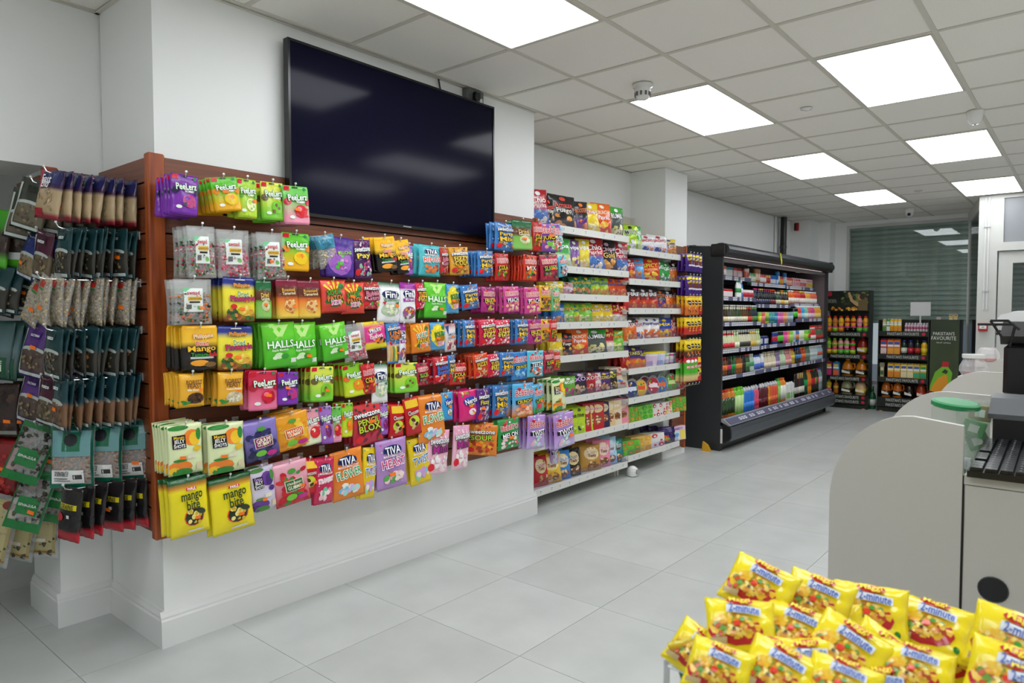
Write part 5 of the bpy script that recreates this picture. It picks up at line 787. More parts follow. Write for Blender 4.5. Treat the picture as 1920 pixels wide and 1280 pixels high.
# ------------------------------------------------------------------ drinks
DC = {}
def drink_parts(ty, body, label, cap):
    key = (ty, body, label, cap)
    if key in DC: return DC[key]
    P = []
    def L(nm, prof, c, m=GLOSSY, n=12, sq=0): P.append((nm, MB().lathe(prof, c, n, sq=sq).mesh(nm, m, True)))
    if ty == 'can': L('can', [(.026, 0), (.033, .006), (.033, .106), (.027, .114)], body); L('lid', [(.027, .1142), (.0275, .117), (.022, .1165)], 'b8babc'); L('label', [(.0333, .03), (.0333, .085)], label)
    elif ty == 'slim': L('can', [(.022, 0), (.0275, .006), (.0275, .15), (.023, .158)], body); L('lid', [(.023, .158), (.0235, .162), (.018, .161)], 'b8babc'); L('label', [(.0278, .05), (.0278, .11)], label)
    elif ty == 'tallcan': L('can', [(.027, 0), (.034, .006), (.034, .156), (.028, .166)], body); L('lid', [(.028, .166), (.0285, .169), (.022, .168)], 'a8aaac'); L('label', [(.0343, .05), (.0343, .12)], label)
    elif ty == 'pet': L('bottle', [(.026, 0), (.031, .006), (.031, .05), (.028, .06), (.031, .075), (.031, .135), (.026, .165), (.013, .19), (.0125, .2)], body); L('cap', [(.0145, .2), (.0145, .217), (.013, .219)], cap); L('label', [(.0314, .078), (.0314, .13)], label)
    elif ty == 'wide': L('bottle', [(.03, 0), (.035, .008), (.035, .1), (.033, .11), (.035, .12), (.034, .145), (.022, .168), (.018, .178)], body); L('cap', [(.021, .176), (.021, .198), (.019, .2)], cap); L('label', [(.0354, .03), (.0354, .1)], label)
    elif ty == 'glass': L('bottle', [(.026, 0), (.03, .005), (.031, .09), (.026, .13), (.013, .16), (.0115, .2)], body); L('cap', [(.0135, .198), (.0135, .214), (.012, .216)], cap); L('label', [(.0316, .03), (.0318, .085)], label); L('neck_label', [(.0133, .165), (.0123, .19)], label)
    elif ty == 'big': L('bottle', [(.036, 0), (.043, .008), (.043, .08), (.04, .1), (.043, .12), (.043, .2), (.034, .25), (.016, .285), (.015, .295)], body); L('cap', [(.0175, .294), (.0175, .315), (.016, .317)], cap); L('label', [(.0434, .11), (.0434, .2)], label)
    elif ty == 'aloe': L('bottle', [(.036, 0), (.042, .008), (.042, .22), (.036, .245), (.022, .262)], body, sq=.7); L('cap', [(.026, .262), (.026, .285), (.024, .287)], cap); L('label', [(.0424, .03), (.0424, .2)], label, sq=.7)
    elif ty == 'sport': L('bottle', [(.034, 0), (.04, .008), (.04, .1), (.036, .13), (.04, .16), (.036, .2), (.024, .225)], body); L('cap', [(.026, .222), (.026, .25), (.012, .262), (.01, .27)], cap); L('label', [(.0404, .04), (.0404, .1)], label)
    elif ty == 'wine': L('bottle', [(.036, 0), (.04, .006), (.04, .16), (.03, .2), (.015, .23), (.014, .29)], body); L('foil', [(.016, .23), (.0155, .3), (.013, .301)], cap); L('label', [(.0404, .05), (.0404, .13)], label)
    elif ty == 'jug':
        mb = MB().lathe([(.055, 0), (.065, .01), (.066, .12), (.06, .16), (.045, .2), (.022, .23), (.02, .238)], body, 14, sq=.4); mb.tube([(.05, 0, .195), (.085, 0, .185), (.09, 0, .13), (.066, 0, .1)], .012, body, 8)
        P.append(('bottle', mb.mesh('jug', GLOSSY, True))); L('cap', [(.025, .236), (.025, .258), (.022, .26)], cap); L('label', [(.0668, .035), (.0668, .105)], label, n=14, sq=.4); P.append(('label_swoosh', MB().add([(-.05, -.0735, .1), (.05, -.0735, .07), (.05, -.0735, .045), (-.05, -.0735, .06)], [(0, 1, 2, 3)], 'ece8dc').mesh('swoosh', INK)))
    elif ty == 'curvy':
        L('bottle', [(.03, 0), (.034, .006), (.034, .07), (.026, .095), (.032, .13), (.034, .16), (.026, .19), (.016, .205)], body); L('cap', [(.0185, .203), (.0185, .225), (.016, .227)], cap); L('label', [(.0344, .01), (.0344, .068)], label); L('fruit_label', [(.0328, .132), (.0344, .16)], body if cap == 'd82a2a' else cap); L('waist_band', [(.0344, .071), (.027, .094)], 'd84a7a')
    elif ty == 'tetra':
        P.append(('carton', MB().box(-.035, .035, -.03, .03, 0, .19, body).prism([(-.03, .19), (.03, .19), (.0, .212)], 'x', -.035, .035, body).mesh('carton', CARTON)))
        L('cap', [(.011, .195), (.011, .216), (.009, .217)], cap); P.append(('printed_band', MB().box(-.034, .034, -.0312, -.03, .11, .135, 'f2f2ea').mesh('print', INK))); P.append(('printed_logo', MB().box(-.028, .028, -.0318, -.0312, .14, .172, cap).mesh('print', INK))); P.append(('printed_fruit', MB().box(-.034, .034, -.0314, -.03, .015, .09, label).mesh('print', INK)))
    elif ty == 'brick':
        P.append(('carton', MB().box(-.032, .032, -.024, .024, 0, .12, body).mesh('carton', CARTON))); P.append(('printed_front', MB().box(-.03, .03, -.0252, -.024, .03, .075, label).mesh('print', INK))); P.append(('printed_logo', MB().box(-.024, .024, -.0252, -.024, .085, .11, cap).mesh('print', INK)))
    elif ty == 'pack':      # shrink-wrapped multipack of cans
        mb = MB().box(-.099, .099, -.033, .033, .004, .116, body, b=.008); P.append(('wrap', mb.mesh('wrap', FILM))); d = MB()
        d.box(-.092, .092, -.0342, -.033, .03, .09, label)
        P.append(('printed_front', d.mesh('print', INK))); d = MB()
        for q in (-.066, 0, .066): d.lathe([(.026, .116), (.026, .1185)], 'c0c2c4', 10, (q, 0, 0))
        P.append(('can_tops', d.mesh('tops', GLOSSY)))
    DC[key] = P; return P
DNAME = {'can': 'drink_can', 'slim': 'slim_can', 'tallcan': 'energy_can', 'pet': 'drink_bottle', 'wide': 'drink_bottle', 'glass': 'glass_bottle', 'big': 'large_bottle', 'aloe': 'aloe_bottle', 'sport': 'sports_bottle', 'wine': 'wine_bottle', 'jug': 'juice_jug', 'curvy': 'juice_bottle', 'tetra': 'juice_carton', 'brick': 'drink_carton', 'pack': 'can_multipack'}
DW = {'can': .067, 'slim': .056, 'tallcan': .07, 'pet': .064, 'wide': .072, 'glass': .064, 'big': .088, 'aloe': .09, 'sport': .082, 'wine': .083, 'jug': .16, 'curvy': .07, 'tetra': .074, 'brick': .066, 'pack': .2}
def drink(ty, body, label, cap, M, lab, cat, grp, par=None):
    ps = drink_parts(ty, body, label, cap); o = link(bpy.data.objects.new(DNAME[ty], ps[0][1])); o.matrix_world = M; tag(o, lab, cat, grp)
    for nm, me in ps[1:]: link(bpy.data.objects.new(nm, me), o)
    return o
# ------------------------------------------------------------------ open drinks chiller
fr = tag(empty('drinks_chiller', (-3.3, 8.875, 0)), 'long charcoal open-fronted drinks chiller with rolled night blind', 'chiller')
ox, oy = -3.3, 8.875; FY0, FY1 = 7.0, 10.78
def fb(nm, m, a, b, c, d, e, f, par=fr, bv=0): return box(nm, m, a-ox, b-ox, c-oy, d-oy, e, f, par, bv)
def fp(nm, m, poly, a, b, par=fr, sm=False): return MB().prism([(x-ox, z) for x, z in poly], 'y', a-oy, b-oy).obj(nm, m, par, sm)
for a in (FY0, FY1-.03): fp('side_panel', CHAR, [(-3.64, 0), (-3.0, 0), (-3.0, .3), (-2.995, .34), (-2.995, 2.02), (-3.0, 2.15), (-3.05, 2.17), (-3.5, 2.17), (-3.64, 2.14)], a, a+.03)
fb('inner_cheek', GREYMET, -3.56, -3.04, FY0+.03, FY0+.034, .3, 2.05); fb('inner_cheek', mat('cheek_taupe', '5e5456', .5, build=noise_bump(60, .04)), -3.56, -3.04, FY1-.036, FY1-.03, .3, 2.05)
fb('back_panel', mat('fridge_back', '1a191b', .5, build=noise_bump(60, .05)), -3.64, -3.56, FY0+.03, FY1-.03, .1, 2.15); fb('top_panel', CHAR, -3.6, -3.06, FY0+.03, FY1-.03, 2.1, 2.165)
arc = [(-3.02+.1*math.cos(a)*1.0, 2.125+.075*math.sin(a)) for a in [PI*(.72-.14*i) for i in range(9)]]
fp('canopy', CHAR, [(-3.14, 2.165)]+arc+[(-3.0, 2.06), (-3.1, 2.07)], FY0-.005, FY1+.03, sm=False)
fb('canopy_end_cap', BLACK, -3.1, -2.95, FY1+.031, FY1+.05, 2.05, 2.2, bv=.01); fb('canopy_end_cap', BLACK, -3.12, -2.96, FY0-.03, FY0-.006, 2.06, 2.19, bv=.01)
fp('blind_rail', mat('blind_rail_silver', '9a8f90', .35, .5, build=noise_bump(40, .03)), [(-3.07, 2.01), (-3.03, 2.015), (-3.03, 2.045), (-3.06, 2.06)], FY0+.04, FY1-.04)
fb('added_fill_strip', mat('added_fill_glow', 'ffffff', .5, emit='ffeef0', estr=1.2), -3.1, -3.075, FY0+.06, FY1-.06, 2.052, 2.066)  # added glowing strip to brighten the drinks; no lit lamp shows here
for yy in (FY0+.75, FY0+2.4): fb('blind_handle', CHROME, -3.028, -3.02, yy, yy+.16, 1.995, 2.015)
FSH = [[(-3.18, 1.835), (-3.115, 1.60), (-3.05, 1.318), (-3.015, 1.03), (-3.015, .745)], [(-3.18, 1.79), (-3.115, 1.526), (-3.05, 1.293), (-3.015, 1.035), (-3.015, .75)], [(-3.18, 1.785), (-3.115, 1.548), (-3.05, 1.34), (-3.015, 1.04), (-3.015, .752)]]
BY = [(7.045, 8.245), (8.255, 9.495), (9.505, 10.735)]; BN = ['near bay', 'middle bay', 'far bay']; RN = ['top', 'second', 'third', 'fourth', 'fifth', 'bottom']
fcard = MB().box(-.026, .026, 0, .0012, -.019, .019, 'dcdce2').box(-.018, .018, -.0006, 0, -.004, .008, '8a8a9a').mesh('price_card', CARTON)
for b in range(3):
    for r, (xs, z) in enumerate(FSH[b]):
        s = fb('shelf', GREYMET, -3.56, xs, BY[b][0], BY[b][1], z+.012, z+.022)
        fb('price_strip', RAIL, xs, xs+.008, BY[b][0], BY[b][1], z, z+.045, s); yy = BY[b][0]+.04; rr = random.Random(b*9+r)
        while yy < BY[b][1]-.03:
            if rr.random() < (.75 if (b, r) in ((0, 2), (0, 0), (0, 3), (1, 0)) else .55):
                c = link(bpy.data.objects.new('price_card', fcard), s); c.location = (xs+.0095-ox, yy-oy, z+.022); c.rotation_euler = (0, 0, PI/2)
            yy += .062
fp('deck', GREYMET, [(-3.56, .3), (-2.99, .3), (-2.99, .325), (-3.56, .325)], FY0+.03, FY1-.03)
lip = fp('front_lip', mat('lip_silver', 'a8a9ae', .35, .3, build=noise_bump(60, .03)), [(-2.99, .31), (-2.9, .27), (-2.89, .28), (-2.97, .345), (-2.99, .345)], FY0+.0, FY1+.02)
fp('price_strip', RAIL, [(-2.955, .3385), (-2.896, .2895), (-2.8935, .2915), (-2.9525, .3405)], FY0+.03, FY1, lip)
for yy in np.arange(FY0+.35, FY1-.05, .075):
    if rng.random() < .5:
        c = link(bpy.data.objects.new('price_card', fcard), lip); c.matrix_world = Matrix.Translation((-2.923-ox, yy-oy, .3175)) @ Matrix.Rotation(PI/2, 4, 'Z') @ Matrix.Rotation(math.radians(-50), 4, 'X')
fp('bumper', BUMPER, [(-2.96, .27), (-2.885, .262), (-2.87, .22), (-2.875, .15), (-2.9, .11), (-2.98, .105), (-3.0, .27)], FY0+.0, FY1+.02, bv if False else fr)
fp('bumper_end', BLACK, [(-2.965, .3), (-2.89, .27), (-2.88, .15), (-2.93, .1), (-2.99, .1)], FY0-.02, FY0-.001); fb('kick_plate', BLACK, -3.56, -3.02, FY0+.03, FY1-.03, .0, .1)
fb('end_plug', WHITEPL, -2.985, -2.965, FY0-.03, FY0-.021, .09, .24)
tag(MB().prism([(-.02, .06), (.0, .075), (.05, -.02), (.045, -.06), (.025, -.07)], 'x', 0, .002).obj('warning_tag', YELPL), 'yellow leaf-shaped tag on the chiller canopy', 'tag').matrix_world = Matrix.Translation((-2.918, 8.52, 2.115)) @ Matrix.Rotation(PI/2-PI/2, 4, 'Z')
DR = [[ # near bay: type body label cap count
 'can e8743a f0f0e8 c 2;pack 3aa0b4 e8f0f0 c 2;pack c8242e f0e0e0 c 2;can e8c8b8 c86a5a c 3;brick d8c0a8 c04a4a e8e0d8 1',
 'pack d01f2a f4e4e4 c 2;pet f0f2f0 2f9a4a 2f9a4a 3;pet 4a8ac8 e8e8f0 f0f0f0 1;can e4dcdc c8283a c 7',
 'glass 3a2a1a e8d8a8 e0ded6 2;glass 4a4a34 f0e8d0 e0ded6 3;glass 3a4a2a d8d4c0 e0ded6 3;glass 5a3a1a e8dcb8 e0ded6 3;glass 3a2418 d83a2a e0ded6 2;glass 1f2a3a 4a8a3a e0ded6 3',
 'glass d8dcb0 d8283a b8bab4 5;glass c8d49a e8e8c8 b8c8a0 2;glass d8d4b8 3a3a34 b8bab4 5;glass d0c89a e0b84a b8bab4 3;glass b8cc8a d8e0b8 9ab87a 2',
 'pet 6a3a1c e8732a d8282a 2;pet 2a1410 c82a5a 2a1a1a 2;pet 2a5a34 1f9a4a 2a6a3a 2;pet 8a4a1a e08a2a 2a2a2a 3;pet 1c1412 2a1a18 1a1a1a 2;pet 3a5a3a 5a9a5a d82a2a 2;pet b0c4b0 4a9a6a e8e8e8 2;wide dfe4f0 4a6ac4 2a4ab0 3',
 'aloe c8682a 2f4a24 d82f24 2;aloe d8862a 2f4a24 e86a24 2;aloe 7ac83a c8e8a0 7ad82a 3;sport 2a7ad8 3f8ae4 dcdce0 4;sport e85a7a d83a5a dcdce0 2'],
 [ # middle bay
 'can 3a9a4a e8e8d8 c 3;tallcan b87a4a e8d0b8 c 2;can c8282e f0f0f0 c 3;can d8a03a c82a2a c 2;brick 2a7ac8 e8f0f8 2a5ab0 4;tallcan 2a8ac8 e8e8f0 c 1;can c83030 e8b03a c 2',
 'glass 1a1a20 3a3a5a e0307a 3;glass 1c1c22 4a4a6a e8d02a 2;glass 1a1a20 3a3a5a d8245a 3;glass 14181c 7a2a2a e85a2a 3;glass 3a4a3a d8d0b0 2a2a24 3;glass 2a2420 e8b04a e8a03a 2;glass 1f2a24 e8d8a0 2f8a5a 2',
 'slim 8ac83a e8e02a c 1;slim e0605a e8807a c 2;slim c8cc3a 6a9a2a c 2;slim 4aa8a0 3a8a9a c 3;slim 3a7aa8 4a9ac8 c 2;slim d05a9a e07ab0 c 3;slim e08a5a f0a87a c 2;slim c8a878 d8b88a c 1;slim 8aa0b0 a8bcc8 c 3',
 'pack 1f3a8a d8d8e4 c 2;slim 223c8c c8283a c 4;tallcan 14161a 5ac83a c 4;tallcan d0408a e86aa8 c 3;tallcan e0805a f0a080 c 2;tallcan 7ac83a a8e06a c 2;tallcan d8d8dc b8c0c8 c 2',
 'wide e8e8ec 4a6ac8 e8e8f0 1;glass d8ccb0 e8dcc0 b0a890 6;glass 8a7a9a c8a0d0 6a5a7a 2;glass c8d8b8 a8c098 98a888 3;glass d08a8a e8a8a0 c86a7a 3;pet b89a2a e0c83a c82a2a 2',
 'sport 5a1a24 6a2230 dcdce0 3;sport e88a1a f0a02a dcdce0 1;sport e0583a e8704a dcdce0 3;aloe 6ac84a 8ad86a 3ab03a 1;aloe e8862a f0ece4 e8762a 2;tetra e8e8e8 7ab84a f0f0f0 4'],
 [ # far bay
 'tallcan 2a7ac0 d8e0e8 c 1;can d83a2a f0c0a0 c 3;brick ecdcdc e89aa8 d8283a 5;brick f0e4e4 d86a6a e8b8c0 4;brick ecd8dc e8c84a e08a98 4',
 'wide e86a24 f0e0d0 e8e4e0 3;wide d8402a e8d8d0 e0622a 3;wide b82028 f0e0d8 e8c02a 3;wide e8a83a e8e4dc e8e4e0 3;wide e86a4a f0ece4 e8e4e0 4',
 'tallcan 101410 4ac83a c 2;wide d8483a e8a090 ecece8 2;wide 3a9ad8 a8d0e8 ecece8 2;wide 7ac0a0 e0ece4 ecece8 2;wide d8586a e8d0d4 ecece8 2;wide c8488a e8c0d4 ecece8 2;wide e8a02a f0d080 ecece8 4',
 'slim 3a7ab8 e0803a c 2;slim e8e8e4 c8d8a8 c 4;slim 7ac82a a8d84a c 4;slim 4a9a3a d82a2a c 2;glass c82a34 e8d8d0 d82a2a 4;glass 4a6a4a c83a3a c8282e 6',
 'pet 3a2a24 3a8ac8 1f4aa0 3;pet a8442a e87a3a e8702a 3;pet 5a6a5a 8a9a8a 2f8a4a 3;pet b8c4c4 c8d4d4 e4e4e4 5;pet a0b8c4 d86a5a e8e8e8 4',
 'wine 1a1a18 c8c8c0 3a2a2a 2;wine 5a1418 e8e0d0 d8b87a 1;wine 1a1c18 d8d8c8 d8b060 2;big 123c24 1f9a4a 2a2a2a 2;big d8801c e8702a e86a1a 2;big 241210 c8202a c8202a 2;big 0f3420 2ac04a 2a8a3a 1;big 241210 c8202a c8202a 1;big 8a9a98 c0d0d4 3a5ab0 2']]
CN = [('d0', 'red'), ]
def cname(h):
    import colorsys
    r, g, b = (int(h[i:i+2], 16)/255 for i in (0, 2, 4)); H, S_, V = colorsys.rgb_to_hsv(r, g, b); H *= 360
    if V < .2: return 'black'
    if S_ < .13: return 'white' if V > .8 else ('silver' if V > .5 else 'grey')
    n = 'red' if H < 14 or H > 345 else 'orange' if H < 38 else 'yellow' if H < 65 else 'green' if H < 165 else 'blue' if H < 250 else 'purple' if H < 290 else 'pink'
    if n in ('red', 'orange') and V < .6: n = 'brown'
    if n == 'orange' and S_ < .45: n = 'cream'
    if n == 'yellow' and S_ < .4: n = 'cream'
    return ('dark ' if V < .5 and n != 'brown' else 'pale ' if S_ < .35 and n != 'cream' else '')+n
for b in range(3):
    for r in range(6):
        items = []
        for ln in DR[b][r].split(';'):
            ty, c1, c2, c3, n = ln.split(); c3 = 'b8babc' if c3 == 'c' else c3; items += [(ty, c1, c2, c3)]*int(n)
        xs, zz = (FSH[b][r][0], FSH[b][r][1]+.0225) if r < 5 else (-3.02, .326)
        ys_ = BY[b][0]+.015 if b else 7.03*(abs(xs)+.03)/3.0; tot = sum(DW[i[0]] for i in items); gap = (BY[b][1]-.015-ys_-tot)/len(items); y = ys_
        if b == 0:
            ty, c1, c2, c3 = items[0]; m_ = int((ys_-BY[0][0])/DW[ty])
            for q in range(m_): drink(ty, c1, c2, c3, TRS((xs-.02-DW[ty]*.5, ys_-(q+.5)*DW[ty], zz), PI/2, 0, 0, (.97, .97, [1.15, .96, .98, 1.02, 1.0, 1.05][r])), f'{cname(c1)} {DNAME[ty].replace("_", " ")}, {ORD[m_-q]} from the near end panel, {RN[r]} shelf, {BN[0]}', 'can' if 'can' in ty or ty == 'slim' else 'multipack' if ty == 'pack' else 'bottle', 'drinks in the chiller')
        hs = [1.15, .96, .98, 1.02, 1.0, 1.05][r]
        if b and r == 1: hs = .98
        for q, (ty, c1, c2, c3) in enumerate(items):
            wd = DW[ty]+gap; s = min(1.12, max(.7, wd/DW[ty]*.985)); y += wd/2
            nm = DNAME[ty].replace('_', ' ')
            drink(ty, c1, c2, c3, TRS((xs-.012-DW[ty]*.5*s+rng.uniform(-.004, .004), y, zz), PI/2+rng.uniform(-.15, .15) if ty in ('pack', 'brick', 'tetra') else rng.uniform(0, 6), 0, 0, (s, s, hs)), f'{cname(c1)} {nm} with {cname(c2)} label, {ORD[q+1] if q < 26 else "last"} along {RN[r]} shelf, {BN[b]}', 'can' if 'can' in ty or ty == 'slim' else 'carton' if ty in ('brick', 'tetra') else 'multipack' if ty == 'pack' else 'bottle', 'drinks in the chiller')
            y += wd/2
# ------------------------------------------------------------------ juice display stands by the window
STAND = mat('stand_black', '161815', .4, build=noise_col('11130f', '20261a', 7, (1, 1, 1), .02)); PRINTW = 'd8d8d0'
def header(par, w_, z, fy, n=1, dx=0):
    """shelf edge strip with the printed words"""
    p = box('shelf_edge', STAND, -w_/2+.012, w_/2-.012, fy-.012, fy, z, z+.075, par)
    t = flat_text("PAKISTAN'S FAVOURITE", w_*.62, INK, 'lettering', p, PRINTW, .0, 1.6); t.location = (0, fy-.0135, z+.036)
    for s in ((-1, 1) if n == 2 else (1,)): MB().lathe([(.024, 0), (.024, .0015)], 'c81f3a', 12).obj('round_mark', INK, p).matrix_basis = Matrix.Translation((s*w_*.4, fy-.0125, z+.036)) @ Matrix.Rotation(PI/2, 4, 'X')
    return p
def stand(name, lab, xc, fy, w_, h, zs, depth=.36):
    t = tag(empty(name, (xc, fy, 0)), lab, 'display stand')
    for s in (-1, 1): box('side_panel', STAND, s*(w_/2-.006)-.006, s*(w_/2-.006)+.006, 0, depth, 0, h, t)
    box('back_panel', STAND, -w_/2, w_/2, depth, depth+.008, 0, h, t); box('base', STAND, -w_/2+.012, w_/2-.012, 0, depth, 0, .06, t)
    for z in zs: box('shelf', STAND, -w_/2+.012, w_/2-.012, .001, depth, z+.05, z+.06, t); header(t, w_, z, 0, 2 if w_ < .6 else 1)
    header(t, w_, .07, 0, 2 if w_ < .6 else 1)
    for s in (-1, 1): box('foot', mat('pale_wood', 'c8a86a', .6, build=noise_bump(30, .1)), s*(w_/2-.06)-.02, s*(w_/2-.06)+.02, -.005, .03, 0, .012, t)
    return t
FS1, FS2, FYF = -2.91, -2.13, 11.42
s1 = stand('juice_stand', 'tall black juice stand with printed header beside the chiller', FS1, FYF, .66, 1.8, [1.1, .76, .42, .14], .22)
hd = box('header_board', STAND, -.318, .318, -.006, .008, 1.49, 1.8, s1)
art = MB()
rr = random.Random(5)
art.box(-.318, -.02, -.0075, -.006, 1.49, 1.8, '17160f')
for i in range(70): art.lathe([(rr.uniform(.012, .035), 0), (.001, .0006)], rr.choice(['3a4a24', '55682f', '2a3a1c', '6a7a3a', '8a8a4a']), 7, (rr.uniform(-.05, .3), -.0, 0))
m_ = MB()
for i in range(60):
    x, z, r_ = rr.uniform(-.06, .3), rr.uniform(1.6, 1.79), rr.uniform(.012, .032); m_.add([(x+r_*math.cos(a), -.0066-i*1e-5, z+r_*.8*math.sin(a)) for a in [k*PI/4 for k in range(8)]], [tuple(range(8))], rr.choice(['33421f', '55682f', '2a3a1c', '6a7a3a', '7a8048']))
m_.add([(x, -.0085, z) for x, z in ((.02, 1.77), (.05, 1.78), (.1, 1.66), (.2, 1.6), (.25, 1.58), (.24, 1.53), (.14, 1.57), (.06, 1.64))], [tuple(range(8))], 'c09a6a')
m_.add([(x, -.0088, z) for x, z in ((.17, 1.5), (.3, 1.5), (.3, 1.68), (.22, 1.72), (.17, 1.62))], [tuple(range(5))], '6a5a34')
m_.add([(.2+.035*math.cos(k*PI/5), -.009, 1.7+.045*math.sin(k*PI/5)) for k in range(10)], [tuple(range(10))], 'b88a60'); m_.add([(.225+.04*math.cos(k*PI/5), -.0092, 1.71+.05*math.sin(k*PI/5)) for k in range(10)], [tuple(range(10))], '3a2414')
for i in range(26):
    x, z, r_ = rr.uniform(-.2, .16), rr.uniform(1.5, 1.55), .018; m_.add([(x+r_*math.cos(a), -.0093-i*1e-5, z+r_*.8*math.sin(a)) for a in [k*PI/4 for k in range(8)]], [tuple(range(8))], rr.choice(['e8a82a', 'd88a1e', 'f0c04a', 'c8761a']))
m_.obj('printed_picture', INK, hd)
for txt, z, wd in (("PAKISTAN'S", 1.66, .15), ('FAVOURITE', 1.63, .16)): flat_text(txt, wd, INK, 'lettering', hd, 'a8a8a0', 0, 1.3).location = (-.22, -.0085, z)
MB().lathe([(.04, 0), (.04, .0015)], 'b81f34', 6).obj('round_mark', INK, hd).matrix_basis = Matrix.Translation((-.24, -.008, 1.755)) @ Matrix.Rotation(PI/2, 4, 'X')
s2 = stand('juice_stand', 'lower black juice stand under the blank white card', FS2, FYF, .66, 1.36, [1.12, .78, .44, .14])
def fill(stn, xc, w_, z, ln, row, H=1, y=.05):
    items = []
    for e in ln.split(';'):
        ty, c1, c2, c3, n = e.split(); items += [(ty, c1, c2, c3)]*int(n)
    tot = sum(DW[i[0]] for i in items); gap = (w_-.05-tot)/max(1, len(items)); x = xc-w_/2+.025
    for q, (ty, c1, c2, c3) in enumerate(items):
        wd = DW[ty]+gap; s = min(1.2, wd/DW[ty]*.97); x += wd/2
        drink(ty, c1, c2, c3, TRS((x, FYF+y+DW[ty]*.4, z), rng.uniform(-.1, .1), 0, 0, (s, s, H)), f'{cname(c1)} {DNAME[ty].replace("_", " ")} with {cname(c3)} cap, {ORD[q+1]} along the {row}, {stn}', 'carton' if ty in ('tetra', 'brick') else 'bottle', 'juices on the display stands'); x += wd/2
fill('tall juice stand', FS1, .66, 1.161, 'curvy e8b02a e88a2a d82a2a 1;curvy c87a3a 9ac83a d82a2a 1;curvy f0b82a e8862a d82a2a 1;curvy e8a82a 16160f c82a2a 2;curvy e89aa0 6ac04a d82a2a 1;curvy f0a82a 5ab03a d82a2a 1', 'upper shelf', 1.12)
fill('tall juice stand', FS1, .66, .821, 'curvy 8ab83a e8c02a 8ad82a 1;curvy c8824a c8c03a 9ad84a 1;curvy e8a0a0 6ac04a 8ad84a 2;curvy c8283a a8d03a 5ac03a 1;jug 8a2418 c8b83a a82018 1', 'second shelf', 1.1)
fill('tall juice stand', FS1, .66, .481, 'tetra a8265a c83a7a e8c02a 1;tetra 2a8ac8 e8703a e8c02a 1;jug c8761e 2a2a1c e8a82a 2', 'third shelf', 1.06)
fill('tall juice stand', FS1, .66, .201, 'curvy e8c83a e8a03a e8d02a 1;pet a8601e d8a83a e8c02a 1;jug 9a9a70 3a2a1c e8c82a 1;jug d8b488 e8c84a a8c83a 1', 'lowest shelf', 1.0)
fill('low juice stand', FS2-.16, .3, 1.181, 'tetra c8b078 5a9a3a e8e0c0 1;tetra 3f9a4a e8ece8 e8e8e8 1;tetra f0c02a e89a1a e8e4dc 3', 'upper shelf', .9)
fill('low juice stand', FS2, .66, .841, 'tetra d8383a f0d8d0 2a5ab0 1;tetra e87a2a f0a83a 2a5ab0 2;wide 1f3a2a d8e0d0 2a3a9a 1;wide 3a2a34 c8243a 2a3a9a 1;wide 24301f b83a2a 2a3a34 1;wide e8b82a f0d03a 2a3a9a 1', 'second shelf', 1.12)
fill('low juice stand', FS2+.05, .56, .501, 'tetra f0c02a e88a2a 2a5ab0 2;tetra f0cc5a f0e0b0 2a5ab0 2;tetra e8c04a 4ab07a 2a6ab0 1;tetra c8c03a 3aa06a 2f9a5a 1', 'third shelf', 1.05)
fill('low juice stand', FS2-.28, .1, .501, 'brick c8b888 4a6a3a e8e0c0 1', 'third shelf end', 1.3)
tag(box('drink_carton', mat('tan_card', '9a9478', .6, build=noise_bump(40, .05)), FS2-.312, FS2-.25, FYF+.06, FYF+.11, .659, .72), 'small taupe carton stacked on the tea-coloured one, low juice stand', 'carton')
fill('low juice stand', FS2, .66, .201, 'jug c8681e 2a2a1c e8922a 2;jug 2a1410 1f1a14 4a5a2a 1;jug a83c1c b8341c a8341c 1', 'lowest shelf', 1.02)
for q in range(8):
    for w2 in (0, 1): drink('pet', 'd8c8d0', 'c85a7a', 'e8e4e4', TRS((FS2+.02+q*.038, FYF+.08+w2*.07, 1.181), 0, 0, 0, (.55, .55, .62)), f'small clear pink-label bottle, {ORD[q+1]} along, {("front", "back")[w2]} row of tray, low juice stand', 'bottle', 'small bottles in the shrink-wrapped tray')
tag(box('blank_card', WHITEPL, FS2+.05, FS2+.31, FYF+.2, FYF+.206, 1.42, 1.62), 'blank white card standing on the low juice stand', 'card')
box('card_holder', WHITEPL, -.01, .01, -.003, .0, -.34, 0, bpy.data.objects['blank_card']).location = (FS2+.18, FYF+.21, 1.5)
# third stand seen as a printed panel
pst = tag(empty('poster_stand', (-1.615, FYF, 0)), 'dark green printed display with a juice bottle poster', 'display stand')
box('box_body', STAND, -.17, .185, 0, .34, 0, 1.365, pst); pp = box('poster', mat('poster_green', '2c3a1e', .45, build=noise_col('26331a', '4d5c33', 1.6, (1, 1, .7), 0, 2, .3, .75)), -.165, .18, -.004, -.0005, .02, 1.36, pst)
for txt, z, wd in (("PAKISTAN'S", 1.17, .26), ('FAVOURITE', 1.105, .3), ('FRUIT VITALS', 1.04, .17)): flat_text(txt, wd, INK, 'lettering', pp, 'e8e8e0', .004, 1.25 if z > 1.05 else .8).location = (-.005, -.006, z)
bt = MB()
def poly(pts, c, y): bt.add([(x, y, z) for x, z in pts], [tuple(range(len(pts)))], c)
poly([(-.16, .1), (-.02, .1), (.03, .24), (.1, .52), (.11, .62), (.06, .7), (-.02, .7), (-.1, .62), (-.16, .42), (-.16, .22)], '7ac02a', -.0055)
poly([(-.16, .14), (-.03, .14), (.01, .26), (.06, .5), (.04, .6), (-.06, .54), (-.13, .42), (-.18, .28)], 'f0a01e', -.006); poly([(-.02, .62), (.04, .6), (.06, .64), (.02, .67)], '2f3f1e', -.0062)
